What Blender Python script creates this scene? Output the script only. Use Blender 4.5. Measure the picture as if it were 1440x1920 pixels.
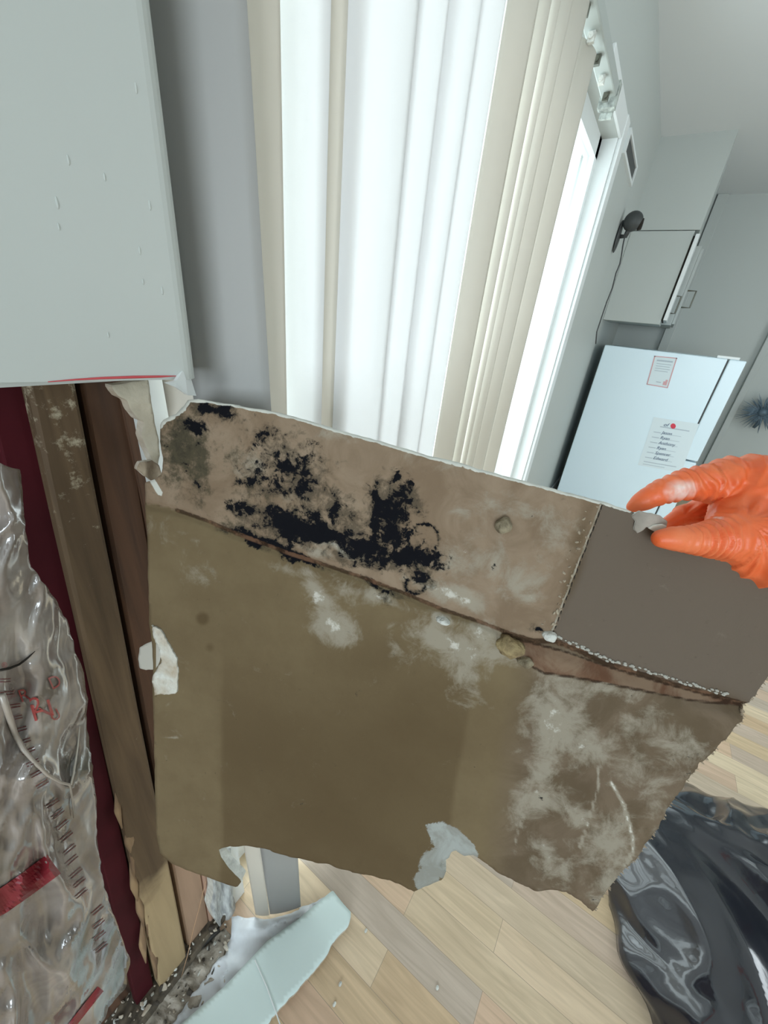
import bpy, bmesh, math, random
import numpy as np
from mathutils import Vector, Matrix, noise
random.seed(7)
for o in list(bpy.data.objects): bpy.data.objects.remove(o)
S = bpy.context.scene; COL = S.collection

# ------------------------------------------------------------------ camera
F = 721.0
WALL = 0.47                       # distance camera - window wall (x = 0)
EYE = Vector((WALL, 0, 1.45))
def cray(px, py): return Vector((px-720.0, py-960.0, F))
Nd = cray(565, 2365).normalized()
Vd = cray(1260, 615); Vd = (Vd - Nd*Vd.dot(Nd)).normalized()
Zd = -Nd; Xd = Vd.cross(Zd)
def ray(px, py):
    v = cray(px, py); return Vector((Xd.dot(v), Vd.dot(v), Zd.dot(v)))
def at(px, py, depth): return EYE + ray(px, py)*(depth/F)
def on_x(px, py, x):
    r = ray(px, py); return EYE + r*((x-EYE.x)/r.x)
def on_y(px, py, y):
    r = ray(px, py); return EYE + r*((y-EYE.y)/r.y)
def on_z(px, py, z):
    r = ray(px, py); return EYE + r*((z-EYE.z)/r.z)
cd = bpy.data.cameras.new('camera'); cam = bpy.data.objects.new('camera', cd); COL.objects.link(cam)
cd.sensor_width = 36; cd.lens = 36*F/1920.0; cd.clip_start = 0.01; cd.clip_end = 200
R = Matrix(((Xd.x, -Xd.y, -Xd.z), (Vd.x, -Vd.y, -Vd.z), (Zd.x, -Zd.y, -Zd.z)))
cam.matrix_world = Matrix.Translation(EYE) @ R.to_4x4()
S.camera = cam

# ------------------------------------------------------------------ light
S.view_settings.view_transform = 'Standard'; S.view_settings.look = 'None'
S.view_settings.gamma = 1; S.view_settings.use_curve_mapping = False
S.view_settings.exposure = -0.24
w = bpy.data.worlds.new('daylight'); S.world = w; w.use_nodes = True
w.node_tree.nodes['Background'].inputs[0].default_value = (0.91, 0.97, 1.0, 1)
w.node_tree.nodes['Background'].inputs[1].default_value = 2.6
def area(name, loc, target, sx, sy, power, col):
    l = bpy.data.lights.new(name, 'AREA'); l.shape = 'RECTANGLE'; l.size = sx; l.size_y = sy; l.energy = power; l.color = col
    o = bpy.data.objects.new(name, l); COL.objects.link(o); o.location = loc
    o.rotation_euler = (Vector(target)-Vector(loc)).to_track_quat('-Z', 'Y').to_euler(); return o
area('door_daylight', (-0.42, 1.3, 1.15), (1, 1.3, .95), 2.1, 1.8, 38, (0.92, 0.97, 1.0))
area('rear_window_daylight', (1.9, -2.9, 1.5), (1.9, 0, 1.4), 1.9, 1.3, 80, (0.80, 0.92, 1.0))
area('side_fill_light', (3.55, 2.3, 1.5), (0, 2.3, 1.3), 1.6, 1.2, 26, (0.85, 0.95, 1.0))  # added fill from the right, no window known there

# ------------------------------------------------------------------ helpers
def mat(name, col, rough=0.7, metal=0.0, spec=0.5, bump=0, bscale=50, var=0, vscale=8, col2=None, coat=0, bstretch=(1,1,1)):
    m = bpy.data.materials.new(name); m.use_nodes = True; nt = m.node_tree; b = nt.nodes['Principled BSDF']
    b.inputs['Base Color'].default_value = (*col, 1); b.inputs['Roughness'].default_value = rough
    b.inputs['Metallic'].default_value = metal; b.inputs['Specular IOR Level'].default_value = spec
    if coat: b.inputs['Coat Weight'].default_value = coat
    tc = nt.nodes.new('ShaderNodeTexCoord')
    if var or col2:
        n = nt.nodes.new('ShaderNodeTexNoise'); n.inputs['Scale'].default_value = vscale; n.inputs['Detail'].default_value = 6
        mp = nt.nodes.new('ShaderNodeMapping'); mp.inputs['Scale'].default_value = bstretch
        nt.links.new(tc.outputs['Object'], mp.inputs[0]); nt.links.new(mp.outputs[0], n.inputs['Vector'])
        r = nt.nodes.new('ShaderNodeValToRGB'); c2 = col2 or tuple(c*(1-var) for c in col)
        r.color_ramp.elements[0].position = 0.35; r.color_ramp.elements[0].color = (*c2, 1)
        r.color_ramp.elements[1].position = 0.65; r.color_ramp.elements[1].color = (*col, 1)
        nt.links.new(n.outputs['Fac'], r.inputs[0]); nt.links.new(r.outputs[0], b.inputs['Base Color'])
    if bump:
        n = nt.nodes.new('ShaderNodeTexNoise'); n.inputs['Scale'].default_value = bscale; n.inputs['Detail'].default_value = 5
        mp = nt.nodes.new('ShaderNodeMapping'); mp.inputs['Scale'].default_value = bstretch
        nt.links.new(tc.outputs['Object'], mp.inputs[0]); nt.links.new(mp.outputs[0], n.inputs['Vector'])
        bp = nt.nodes.new('ShaderNodeBump'); bp.inputs['Strength'].default_value = bump; bp.inputs['Distance'].default_value = 0.01
        nt.links.new(n.outputs['Fac'], bp.inputs['Height']); nt.links.new(bp.outputs[0], b.inputs['Normal'])
    return m
def link(name, me, mats, parent=None, smooth=False):
    o = bpy.data.objects.new(name, me); COL.objects.link(o)
    for m in (mats if isinstance(mats, (list, tuple)) else [mats]): me.materials.append(m)
    if parent: o.parent = parent
    if smooth:
        for p in me.polygons: p.use_smooth = True
    return o
def obj(name, bm, mats, parent=None, smooth=False, bevel=0):
    bmesh.ops.recalc_face_normals(bm, faces=bm.faces)
    me = bpy.data.meshes.new(name); bm.to_mesh(me); bm.free()
    o = link(name, me, mats, parent, smooth)
    if bevel:
        md = o.modifiers.new('bevel', 'BEVEL'); md.width = bevel; md.segments = 2; md.limit_method = 'ANGLE'
    return o
def pyobj(name, vs, fs, mats, parent=None, smooth=False):
    me = bpy.data.meshes.new(name); me.from_pydata([tuple(v) for v in vs], [], fs); me.update()
    return link(name, me, mats, parent, smooth)
def box(bm, a, b, mi=0):
    x0, y0, z0 = a; x1, y1, z1 = b
    v = [bm.verts.new(p) for p in ((x0,y0,z0),(x1,y0,z0),(x1,y1,z0),(x0,y1,z0),(x0,y0,z1),(x1,y0,z1),(x1,y1,z1),(x0,y1,z1))]
    for q in ((0,3,2,1),(4,5,6,7),(0,1,5,4),(1,2,6,5),(2,3,7,6),(3,0,4,7)):
        f = bm.faces.new([v[i] for i in q]); f.material_index = mi
    return v
def boxobj(name, a, b, m, parent=None, bevel=0):
    bm = bmesh.new(); box(bm, a, b); return obj(name, bm, m, parent, bevel=bevel)
def tube(bm, pts, rad, n=8):
    pts = [Vector(p) for p in pts]; rs = rad if isinstance(rad, (list, tuple)) else [rad]*len(pts)
    rings = []
    for i, p in enumerate(pts):
        t = (pts[min(i+1, len(pts)-1)] - pts[max(i-1, 0)]).normalized()
        u = t.orthogonal().normalized() if not rings else (pu - t*pu.dot(t)).normalized()
        pu = u; v = t.cross(u)
        rings.append([bm.verts.new(p + (u*math.cos(2*math.pi*k/n) + v*math.sin(2*math.pi*k/n))*rs[i]) for k in range(n)])
    for a, b in zip(rings, rings[1:]):
        for k in range(n): bm.faces.new((a[k], a[(k+1)%n], b[(k+1)%n], b[k]))
    bm.faces.new(rings[0][::-1]); bm.faces.new(rings[-1])
def tag(o, label=None, cat=None, group=None, kind=None):
    if label: o['label'] = label
    if cat: o['category'] = cat
    if group: o['group'] = group
    if kind: o['kind'] = kind
    return o
def empty(name, loc, label, cat, group=None):
    o = bpy.data.objects.new(name, None); COL.objects.link(o); o.location = loc; o.empty_display_size = 0.05
    tag(o, label, cat, group); bpy.context.view_layer.update(); return o
def adopt(root):
    # children are modelled in world space: keep them there under the placed root
    bpy.context.view_layer.update()
    inv = Matrix.Translation(root.location).inverted()
    for c in root.children: c.matrix_parent_inverse = inv
def struct(o): o['kind'] = 'structure'; return o
def fbm(x, y, z=0.0, o=4): return noise.fractal(Vector((x, y, z)), 1.0, 2.0, o)
def ridge(x, y, z=0.0):
    return 1 - abs(noise.noise(Vector((x, y, z))))*2.2
def inside(poly, x, y):
    c = False; j = len(poly)-1
    for i in range(len(poly)):
        xi, yi = poly[i]; xj, yj = poly[j]
        if (yi > y) != (yj > y) and x < (xj-xi)*(y-yi)/(yj-yi)+xi: c = not c
        j = i
    return c
def nearest(poly, x, y, closed=True):
    best = 1e18; bp = (x, y)
    for i in range(len(poly) if closed else len(poly)-1):
        ax, ay = poly[i]; bx, by = poly[(i+1) % len(poly)]
        dx, dy = bx-ax, by-ay; L = dx*dx+dy*dy or 1e-9
        t = max(0, min(1, ((x-ax)*dx+(y-ay)*dy)/L)); qx, qy = ax+dx*t, ay+dy*t
        d = (qx-x)**2+(qy-y)**2
        if d < best: best = d; bp = (qx, qy)
    return bp, math.sqrt(best)
def ragged(poly, amp, step=7, seed=0, rng=None):
    out = []
    for i in range(len(poly)):
        ax, ay = poly[i]; bx, by = poly[(i+1) % len(poly)]
        L = math.hypot(bx-ax, by-ay); n = max(1, int(L/step)); a = amp if rng is None else rng(i)
        nx, ny = -(by-ay)/(L or 1), (bx-ax)/(L or 1)
        for k in range(n):
            t = k/n; x = ax+(bx-ax)*t; y = ay+(by-ay)*t
            d = (noise.noise(Vector((x*0.045, y*0.045, seed)))*1.3 + noise.noise(Vector((x*0.16, y*0.16, seed+5)))*0.9)*a
            out.append((x+nx*d, y+ny*d))
    return out
def sheet(poly, step):
    """grid clipped to an outline, its rim pulled onto the outline -> (2D points, quads, ordered rim edges)"""
    xs = [p[0] for p in poly]; ys = [p[1] for p in poly]
    x0, y0 = min(xs), min(ys); nx = int((max(xs)-x0)/step)+1; ny = int((max(ys)-y0)/step)+1
    idx = {}; pts = []; quads = []
    PA = np.array(poly); PB = np.roll(PA, -1, axis=0)
    gx, gy = np.meshgrid(x0+(np.arange(nx)+.5)*step, y0+(np.arange(ny)+.5)*step); IN = np.zeros(gx.shape, bool)
    for (ax, ay), (bx, by) in zip(PA, PB):
        if ay == by: continue
        IN ^= ((ay > gy) != (by > gy)) & (gx < (bx-ax)*(gy-ay)/(by-ay)+ax)
    def snap(p):
        d = PB-PA; t = np.clip(((p-PA)*d).sum(1)/np.maximum((d*d).sum(1), 1e-9), 0, 1)[:, None]; q = PA+d*t
        r = ((q-p)**2).sum(1); k = int(r.argmin()); return (float(q[k, 0]), float(q[k, 1])), math.sqrt(r[k])
    def vid(i, j):
        if (i, j) not in idx: idx[(i, j)] = len(pts); pts.append((x0+i*step, y0+j*step))
        return idx[(i, j)]
    for j in range(ny):
        for i in range(nx):
            if IN[j, i]:
                quads.append((vid(i, j), vid(i+1, j), vid(i+1, j+1), vid(i, j+1)))
    ec = {}
    for q in quads:
        for a, b in zip(q, q[1:]+q[:1]): ec[(a, b)] = 1
    rim = [e for e in ec if (e[1], e[0]) not in ec]
    for v in set(a for e in rim for a in e):
        p, d = snap(np.array(pts[v]))
        if d < step*1.6: pts[v] = p
    return pts, quads, rim
def solid_sheet(name, poly, step, fpos, back, mats, parent=None, rim_mat=1, back_mat=1, smooth=True, attrs=None):
    pts, quads, rim = sheet(poly, step)
    vs = [fpos(x, y) for x, y in pts]; n = len(vs)
    vs += [v + back(x, y) for v, (x, y) in zip(vs, pts)]
    fs = [q for q in quads] + [tuple(n+i for i in q[::-1]) for q in quads] + [(b, a, a+n, b+n) for a, b in rim]
    me = bpy.data.meshes.new(name); me.from_pydata([tuple(v) for v in vs], [], fs); me.update()
    o = link(name, me, mats, parent)
    nq = len(quads)
    for i, p in enumerate(me.polygons):
        if i < nq: p.use_smooth = smooth
        elif i < 2*nq: p.material_index = back_mat
        else: p.material_index = rim_mat
    if attrs:
        for an, fn in attrs.items():
            at_ = me.color_attributes.new(an, 'FLOAT_COLOR', 'POINT')
            vals = [fn(x, y) for x, y in pts]
            for i in range(n): at_.data[i].color = vals[i]; at_.data[i+n].color = (0, 0, 0, 1)
    return o
def text_mesh(txt):
    c = bpy.data.curves.new('lettering', 'FONT'); c.body = txt; c.size = 1; c.align_x = 'LEFT'; c.resolution_u = 3
    o = bpy.data.objects.new('lettering', c); COL.objects.link(o); bpy.context.view_layer.update()
    me = bpy.data.meshes.new_from_object(o.evaluated_get(bpy.context.evaluated_depsgraph_get()))
    vs = [v.co.copy() for v in me.vertices]; fs = [tuple(p.vertices) for p in me.polygons]
    bpy.data.objects.remove(o); bpy.data.meshes.remove(me); return vs, fs

# ------------------------------------------------------------------ materials
M_wall = mat('painted_wall', (0.50, 0.535, 0.515), 0.55, bump=0.05, bscale=25, bstretch=(1, 1, .3))
M_ceil = mat('ceiling_paint', (0.76, 0.79, 0.80), 0.8)
M_white = mat('white_enamel', (0.80, 0.84, 0.84), 0.35)
M_gyp = mat('gypsum_core', (0.74, 0.75, 0.70), 0.9, bump=0.6, bscale=120, var=0.25, vscale=60)
M_torn = mat('torn_paper', (0.62, 0.58, 0.50), 0.9, bump=0.4, bscale=90, col2=(0.42, 0.35, 0.27), vscale=30)
M_black = mat('dark_cavity', (0.02, 0.016, 0.012), 0.95)
M_metal = mat('dark_metal', (0.16, 0.16, 0.13), 0.35, 0.8)
M_dplastic = mat('dark_grey_plastic', (0.05, 0.055, 0.055), 0.5)

def planks():
    m = bpy.data.materials.new('oak_laminate'); m.use_nodes = True; nt = m.node_tree; N = nt.nodes; L = nt.links; b = N['Principled BSDF']
    tc = N.new('ShaderNodeTexCoord'); br = N.new('ShaderNodeTexBrick')
    br.inputs['Color1'].default_value = (0.0, 0.0, 0.0, 1); br.inputs['Color2'].default_value = (1, 1, 1, 1); br.inputs['Mortar'].default_value = (.5, .5, .5, 1)
    br.inputs['Scale'].default_value = 1; br.inputs['Brick Width'].default_value = 0.62; br.inputs['Row Height'].default_value = 0.078
    br.inputs['Mortar Size'].default_value = 0.0006; br.offset = 0.37; br.inputs['Bias'].default_value = 0
    L.new(tc.outputs['Object'], br.inputs['Vector'])
    r1 = N.new('ShaderNodeValToRGB'); e = r1.color_ramp.elements
    e[0].position = 0; e[0].color = (0.56, 0.41, 0.27, 1); e[1].position = 1; e[1].color = (0.72, 0.61, 0.44, 1)
    for p, c in ((.25, (0.68, 0.54, 0.36, 1)), (.5, (0.52, 0.44, 0.37, 1)), (.75, (0.64, 0.46, 0.33, 1))):
        q = e.new(p); q.color = c
    L.new(br.outputs['Color'], r1.inputs[0])
    mp = N.new('ShaderNodeMapping'); mp.inputs['Scale'].default_value = (2.5, 30, 1); L.new(tc.outputs['Object'], mp.inputs[0])
    n = N.new('ShaderNodeTexNoise'); n.inputs['Scale'].default_value = 1.6; n.inputs['Detail'].default_value = 7; n.inputs['Distortion'].default_value = 1.3
    L.new(mp.outputs[0], n.inputs['Vector'])
    r2 = N.new('ShaderNodeValToRGB'); r2.color_ramp.elements[0].color = (.82, .79, .74, 1); r2.color_ramp.elements[0].position = .3
    r2.color_ramp.elements[1].color = (1.1, 1.08, 1.05, 1); r2.color_ramp.elements[1].position = .68
    L.new(n.outputs['Fac'], r2.inputs[0])
    mx = N.new('ShaderNodeMix'); mx.data_type = 'RGBA'; mx.blend_type = 'MULTIPLY'; mx.inputs[0].default_value = 1
    L.new(r1.outputs[0], mx.inputs[6]); L.new(r2.outputs[0], mx.inputs[7])
    mo = N.new('ShaderNodeMix'); mo.data_type = 'RGBA'; L.new(br.outputs['Fac'], mo.inputs[0]); L.new(mx.outputs[2], mo.inputs[6]); mo.inputs[7].default_value = (.36, .28, .20, 1)
    L.new(mo.outputs[2], b.inputs['Base Color']); b.inputs['Roughness'].default_value = 0.3
    return m
M_floor = planks()

def wood(name, c1, c2, low=None, dust=0):
    m = bpy.data.materials.new(name); m.use_nodes = True; nt = m.node_tree; N = nt.nodes; L = nt.links; b = N['Principled BSDF']
    tc = N.new('ShaderNodeTexCoord'); mp = N.new('ShaderNodeMapping'); mp.inputs['Scale'].default_value = (60, 60, 3.0); L.new(tc.outputs['Object'], mp.inputs[0])
    n = N.new('ShaderNodeTexNoise'); n.inputs['Scale'].default_value = 1; n.inputs['Detail'].default_value = 6; n.inputs['Distortion'].default_value = .6; L.new(mp.outputs[0], n.inputs['Vector'])
    r = N.new('ShaderNodeValToRGB'); r.color_ramp.elements[0].color = (*c2, 1); r.color_ramp.elements[0].position = .3; r.color_ramp.elements[1].color = (*c1, 1); r.color_ramp.elements[1].position = .7
    L.new(n.outputs['Fac'], r.inputs[0]); out = r.outputs[0]
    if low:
        # paler wood below a wandering line: board's shadow above painted into the colour
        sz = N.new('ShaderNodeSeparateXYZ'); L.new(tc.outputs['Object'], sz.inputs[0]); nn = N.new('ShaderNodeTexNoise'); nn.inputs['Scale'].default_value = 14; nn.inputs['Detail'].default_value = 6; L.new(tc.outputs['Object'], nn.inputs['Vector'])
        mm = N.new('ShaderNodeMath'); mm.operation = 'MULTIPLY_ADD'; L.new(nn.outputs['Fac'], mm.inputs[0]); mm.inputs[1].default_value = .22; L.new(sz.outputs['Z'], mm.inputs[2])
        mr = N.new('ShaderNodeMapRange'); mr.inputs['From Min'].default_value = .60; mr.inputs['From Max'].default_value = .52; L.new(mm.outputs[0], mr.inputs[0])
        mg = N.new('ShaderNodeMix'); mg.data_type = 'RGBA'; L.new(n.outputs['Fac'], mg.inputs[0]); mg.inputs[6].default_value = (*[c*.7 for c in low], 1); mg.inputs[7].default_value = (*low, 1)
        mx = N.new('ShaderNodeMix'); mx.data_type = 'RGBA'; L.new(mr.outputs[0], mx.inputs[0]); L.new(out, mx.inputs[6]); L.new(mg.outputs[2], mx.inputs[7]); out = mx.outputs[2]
    if dust:
        n2 = N.new('ShaderNodeTexNoise'); n2.inputs['Scale'].default_value = 45; n2.inputs['Detail'].default_value = 9; n2.inputs['Roughness'].default_value = .75; L.new(tc.outputs['Object'], n2.inputs['Vector'])
        sx = N.new('ShaderNodeSeparateXYZ'); L.new(tc.outputs['Object'], sx.inputs[0])
        mr = N.new('ShaderNodeMapRange'); mr.inputs['From Min'].default_value = 1.10; mr.inputs['From Max'].default_value = 1.34; mr.inputs['To Min'].default_value = 0; mr.inputs['To Max'].default_value = .13; L.new(sx.outputs['Z'], mr.inputs[0])
        ad = N.new('ShaderNodeMath'); ad.operation = 'ADD'; L.new(n2.outputs['Fac'], ad.inputs[0]); L.new(mr.outputs[0], ad.inputs[1])
        rr = N.new('ShaderNodeValToRGB'); rr.color_ramp.elements[0].position = .655; rr.color_ramp.elements[1].position = .76; L.new(ad.outputs[0], rr.inputs[0])
        mx = N.new('ShaderNodeMix'); mx.data_type = 'RGBA'; L.new(rr.outputs[0], mx.inputs[0]); L.new(out, mx.inputs[6]); mx.inputs[7].default_value = (.42, .37, .27, 1); out = mx.outputs[2]
    L.new(out, b.inputs['Base Color']); b.inputs['Roughness'].default_value = .75
    bp = N.new('ShaderNodeBump'); bp.inputs['Strength'].default_value = .25; bp.inputs['Distance'].default_value = .004; L.new(n.outputs['Fac'], bp.inputs['Height']); L.new(bp.outputs[0], b.inputs['Normal'])
    return m
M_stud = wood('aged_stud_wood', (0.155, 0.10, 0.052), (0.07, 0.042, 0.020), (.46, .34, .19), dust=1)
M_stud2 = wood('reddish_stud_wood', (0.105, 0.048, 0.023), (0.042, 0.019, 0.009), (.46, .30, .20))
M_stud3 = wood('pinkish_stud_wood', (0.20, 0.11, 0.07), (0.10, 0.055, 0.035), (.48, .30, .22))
M_rot = wood('rotten_wood', (0.16, 0.08, 0.045), (0.025, 0.014, 0.01))
M_red = mat('dark_red_paint', (0.065, 0.005, 0.010), 0.75, spec=.2, bump=.1, bscale=20, var=.35, vscale=6)

def translucent(name, col, frac, rough=0.5):
    m = bpy.data.materials.new(name); m.use_nodes = True; nt = m.node_tree; N = nt.nodes; L = nt.links
    N.remove(N['Principled BSDF']); out = N['Material Output']
    d = N.new('ShaderNodeBsdfPrincipled'); d.inputs['Base Color'].default_value = (*col, 1); d.inputs['Roughness'].default_value = rough
    t = N.new('ShaderNodeBsdfTranslucent'); t.inputs[0].default_value = (*col, 1)
    x = N.new('ShaderNodeMixShader'); x.inputs[0].default_value = frac
    L.new(d.outputs[0], x.inputs[1]); L.new(t.outputs[0], x.inputs[2]); L.new(x.outputs[0], out.inputs[0]); return m
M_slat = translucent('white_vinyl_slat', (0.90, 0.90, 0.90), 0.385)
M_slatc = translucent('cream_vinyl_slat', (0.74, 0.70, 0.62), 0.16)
M_slatg = translucent('shaded_vinyl_slat', (0.35, 0.35, 0.34), 0.05)  # slat in shade: the darkening is put into its grey base colour
M_glass = bpy.data.materials.new('door_glass'); M_glass.use_nodes = True
def clear_mix(m, tint, gloss_rough, fac):
    nt = m.node_tree; N = nt.nodes; L = nt.links; N.remove(N['Principled BSDF'])
    t = N.new('ShaderNodeBsdfTransparent'); t.inputs[0].default_value = (*tint, 1); g = N.new('ShaderNodeBsdfGlossy'); g.inputs['Roughness'].default_value = gloss_rough
    x = N.new('ShaderNodeMixShader'); x.inputs[0].default_value = fac; L.new(t.outputs[0], x.inputs[1]); L.new(g.outputs[0], x.inputs[2]); L.new(x.outputs[0], N['Material Output'].inputs[0])
clear_mix(M_glass, (.93, .97, .97), .02, .07)

# ------------------------------------------------------------------ room shell
CEIL = 2.66; FARY = 5.2; RIGHTX = 3.7; BACKY = -3.0
D0, D1, DZ = 0.215, 2.42, 2.24             # patio door opening in the window wall
struct(boxobj('floor', (-0.35, BACKY-.1, -0.08), (RIGHTX+.1, FARY+.1, 0.0), M_floor))
struct(boxobj('ceiling', (-0.2, BACKY-.1, CEIL), (RIGHTX+.1, FARY+.1, CEIL+.08), M_ceil))
bm = bmesh.new()
box(bm, (-.14, D1, 0), (0, FARY, CEIL)); box(bm, (-.14, D0, DZ), (0, D1, CEIL))
struct(obj('wall_window', bm, M_wall))
bm = bmesh.new()
box(bm, (RIGHTX, BACKY, 0), (RIGHTX+.1, 1.4, CEIL)); box(bm, (RIGHTX, 3.2, 0), (RIGHTX+.1, FARY, CEIL))
box(bm, (RIGHTX, 1.4, 0), (RIGHTX+.1, 3.2, .85)); box(bm, (RIGHTX, 1.4, 2.15), (RIGHTX+.1, 3.2, CEIL))
struct(obj('wall_right', bm, M_wall))
bm = bmesh.new()
box(bm, (-.14, BACKY-.1, 0), (.9, BACKY, CEIL)); box(bm, (2.9, BACKY-.1, 0), (RIGHTX, BACKY, CEIL))
box(bm, (.9, BACKY-.1, 0), (2.9, BACKY, .8)); box(bm, (.9, BACKY-.1, 2.2), (2.9, BACKY, CEIL))
struct(obj('wall_rear', bm, M_wall))

# left wall: painted drywall hanging over the opened stud bay (rounded outer corner), cut edge at the bottom
CX = 0.12; YC = 0.222; RB = 0.016
def left_wall():
    prof = [(CX, BACKY), (CX, -0.6), (CX, -0.2), (CX, YC-RB)]
    for k in range(1, 7):
        a = math.pi/2*k/6; prof.append((CX-RB+RB*math.cos(a), YC-RB+RB*math.sin(a)))
    prof += [(0.075, YC), (0.0, YC), (-0.0, YC-.013), (CX-.013, YC-.013), (CX-.013, BACKY)]
    zt = CEIL; vs = []; fs = []; n = len(prof)
    def zb(y, x):
        p = on_x(0, 717, CX); q = on_x(345, 711, CX)
        t = (y-p.y)/(q.y-p.y); z = p.z+(q.z-p.z)*max(-3, min(1.4, t)); return z + 0.0012*noise.noise(Vector((y*60, x*40, 1)))
    for (x, y) in prof:
        vs.append((x, y, zb(y, x))); vs.append((x, y, zt))
    for i in range(n-1): fs.append((2*i, 2*i+2, 2*i+3, 2*i+1))
    for i in range(len(prof)//2+1):
        pass
    m = len(vs)
    fs.append(tuple(range(0, 2*n, 2)))
    bm = bmesh.new(); bv = [bm.verts.new(v) for v in vs]
    for f in fs: bm.faces.new([bv[i] for i in f])
    bmesh.ops.triangulate(bm, faces=[bm.faces[len(fs)-1] if False else list(bm.faces)[-1]])
    return obj('wall_left', bm, M_wall)
lw = struct(left_wall())
# red pencil/paint line along the cut edge
pts = [on_x(px, py, CX+.0006) for px, py in ((90, 716), (140, 712), (190, 709), (250, 707), (300, 706), (330, 705))]
bm = bmesh.new(); tube(bm, pts, [.0003, .0006, .0009, .0011, .0009, .0003], 6)
o = obj('paint_mark', bm, mat('red_mark', (.55, .08, .09), .8), lw); tag(o, 'red mark along the cut edge')
# paint nibs on the wall
bm = bmesh.new()
for px, py in ((128, 300), (196, 332), (107, 380), (110, 425), (281, 385), (262, 470), (268, 528), (304, 545), (203, 628), (255, 165)):
    p = on_x(px, py, CX); s = random.uniform(.5, 1)
    mtx = Matrix.Translation(p) @ Matrix.Diagonal((.0006, .0011*s, .0042*s, 1)); bmesh.ops.create_icosphere(bm, subdivisions=2, radius=1, matrix=mtx)
obj('paint_nib', bm, M_wall, lw, True)
# peeled corner flap at the bottom of the corner
def flap(name, pix, m, parent, back=Vector((-.004, .0, 0))):
    vs = [on_x(a, b, c) for a, b, c in pix]; n = len(vs); vs += [v+back for v in vs]
    fs = [tuple(range(n)), tuple(range(2*n-1, n-1, -1))]+[(i, (i+1) % n, n+(i+1) % n, n+i) for i in range(n)]
    bm = bmesh.new(); bv = [bm.verts.new(v) for v in vs]
    for f in fs: bm.faces.new([bv[i] for i in f])
    bmesh.ops.triangulate(bm, faces=[f for f in bm.faces if len(f.verts) > 4])
    return obj(name, bm, m, parent)
flap('corner_flap', [(345, 690, .118), (352, 690, .112), (368, 742, .112), (352, 741, .126), (330, 726, .134), (312, 719, .138), (330, 715, .128)], M_white, lw)
# second layer of drywall strip seen under the flap (jamb return)
struct(lw)

# ------------------------------------------------------------------ stud wall below the cut
def stud(name, quad, x, thick, m, label, extra=None):
    # quad: four photo corners on the stud's room face: top-left, top-right, bottom-right, bottom-left
    c = [on_x(px, py, x) for px, py in quad]
    # run the stud up behind the painted wall and down to the bottom plate
    def ext(a, b, z): t = (z-a.z)/(b.z-a.z); return a+(b-a)*t
    tl, tr, br, bl = c; zt = 1.50; zb = 0.035
    T = [ext(bl, tl, zt), ext(br, tr, zt)]; B = [ext(tl, bl, zb), ext(tr, br, zb)]
    n = 26; vs = []; fs = []
    for i in range(n+1):
        t = i/n; a = B[0].lerp(T[0], t); b = B[1].lerp(T[1], t); d = Vector((-thick, 0, 0))
        w_ = noise.noise(Vector((t*9, x*50, thick*40)))*.0007
        r = .0035
        for p in (a+Vector((-r, w_, 0)), a+Vector((0, w_+r, 0)), b+Vector((0, w_-r, 0)), b+Vector((-r, w_, 0)), b+d, a+d): vs.append(p)
    for i in range(n):
        for k in range(6): fs.append((6*i+k, 6*i+(k+1) % 6, 6*i+6+(k+1) % 6, 6*i+6+k))
    fs.append((5, 4, 3, 2, 1, 0)); fs.append(tuple(6*n+k for k in range(6)))
    bm = bmesh.new(); bv = [bm.verts.new(v) for v in vs]
    for f in fs: bm.faces.new([bv[i] for i in f])
    return tag(obj(name, bm, m), label, 'stud', 'wall studs in the opened bay')
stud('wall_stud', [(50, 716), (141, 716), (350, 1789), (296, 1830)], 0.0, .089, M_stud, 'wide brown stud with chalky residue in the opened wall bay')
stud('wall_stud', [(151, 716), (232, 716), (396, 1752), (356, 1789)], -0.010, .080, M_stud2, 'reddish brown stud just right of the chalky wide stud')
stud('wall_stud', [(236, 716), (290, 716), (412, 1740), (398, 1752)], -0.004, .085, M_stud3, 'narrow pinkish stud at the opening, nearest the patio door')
p0 = on_x(-60, 716, -.03); p1 = on_x(50, 716, -.03)
# dark red board left of the studs
def quadpost(name, quad, x, thick, m):
    c = [on_x(px, py, x) for px, py in quad]
    def ext(a, b, z): t = (z-a.z)/(b.z-a.z); return a+(b-a)*t
    tl, tr, br, bl = c; P = [ext(tl, bl, .03), ext(tr, br, .03), ext(br, tr, 1.5), ext(bl, tl, 1.5)]
    vs = P+[p+Vector((-thick, 0, 0)) for p in P]
    bm = bmesh.new(); bv = [bm.verts.new(v) for v in vs]
    for f in ((0, 1, 2, 3), (7, 6, 5, 4), (0, 4, 5, 1), (1, 5, 6, 2), (2, 6, 7, 3), (3, 7, 4, 0)): bm.faces.new([bv[i] for i in f])
    return obj(name, bm, m, bevel=.002)
o = quadpost('red_board', [(-30, 716), (47, 716), (278, 1800), (236, 1800)], -.018, .02, M_red)
tag(o, 'dark red painted board upright between plastic bag and chalky stud', 'board')
# rotten sheathing and black cavity behind
o = quadpost('rotten_sheathing', [(-200, 716), (60, 716), (330, 1800), (120, 1800)], -.05, .012, M_rot)
tag(o, 'rotten brown sheathing seen between the red board and studs', 'sheathing')
bm = bmesh.new(); box(bm, (-.14, BACKY, 0), (-.10, D0, 1.6)); box(bm, (-.10, D0-.012, 0), (-.004, D0, DZ))
struct(obj('wall_cavity', bm, M_rot))
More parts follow.
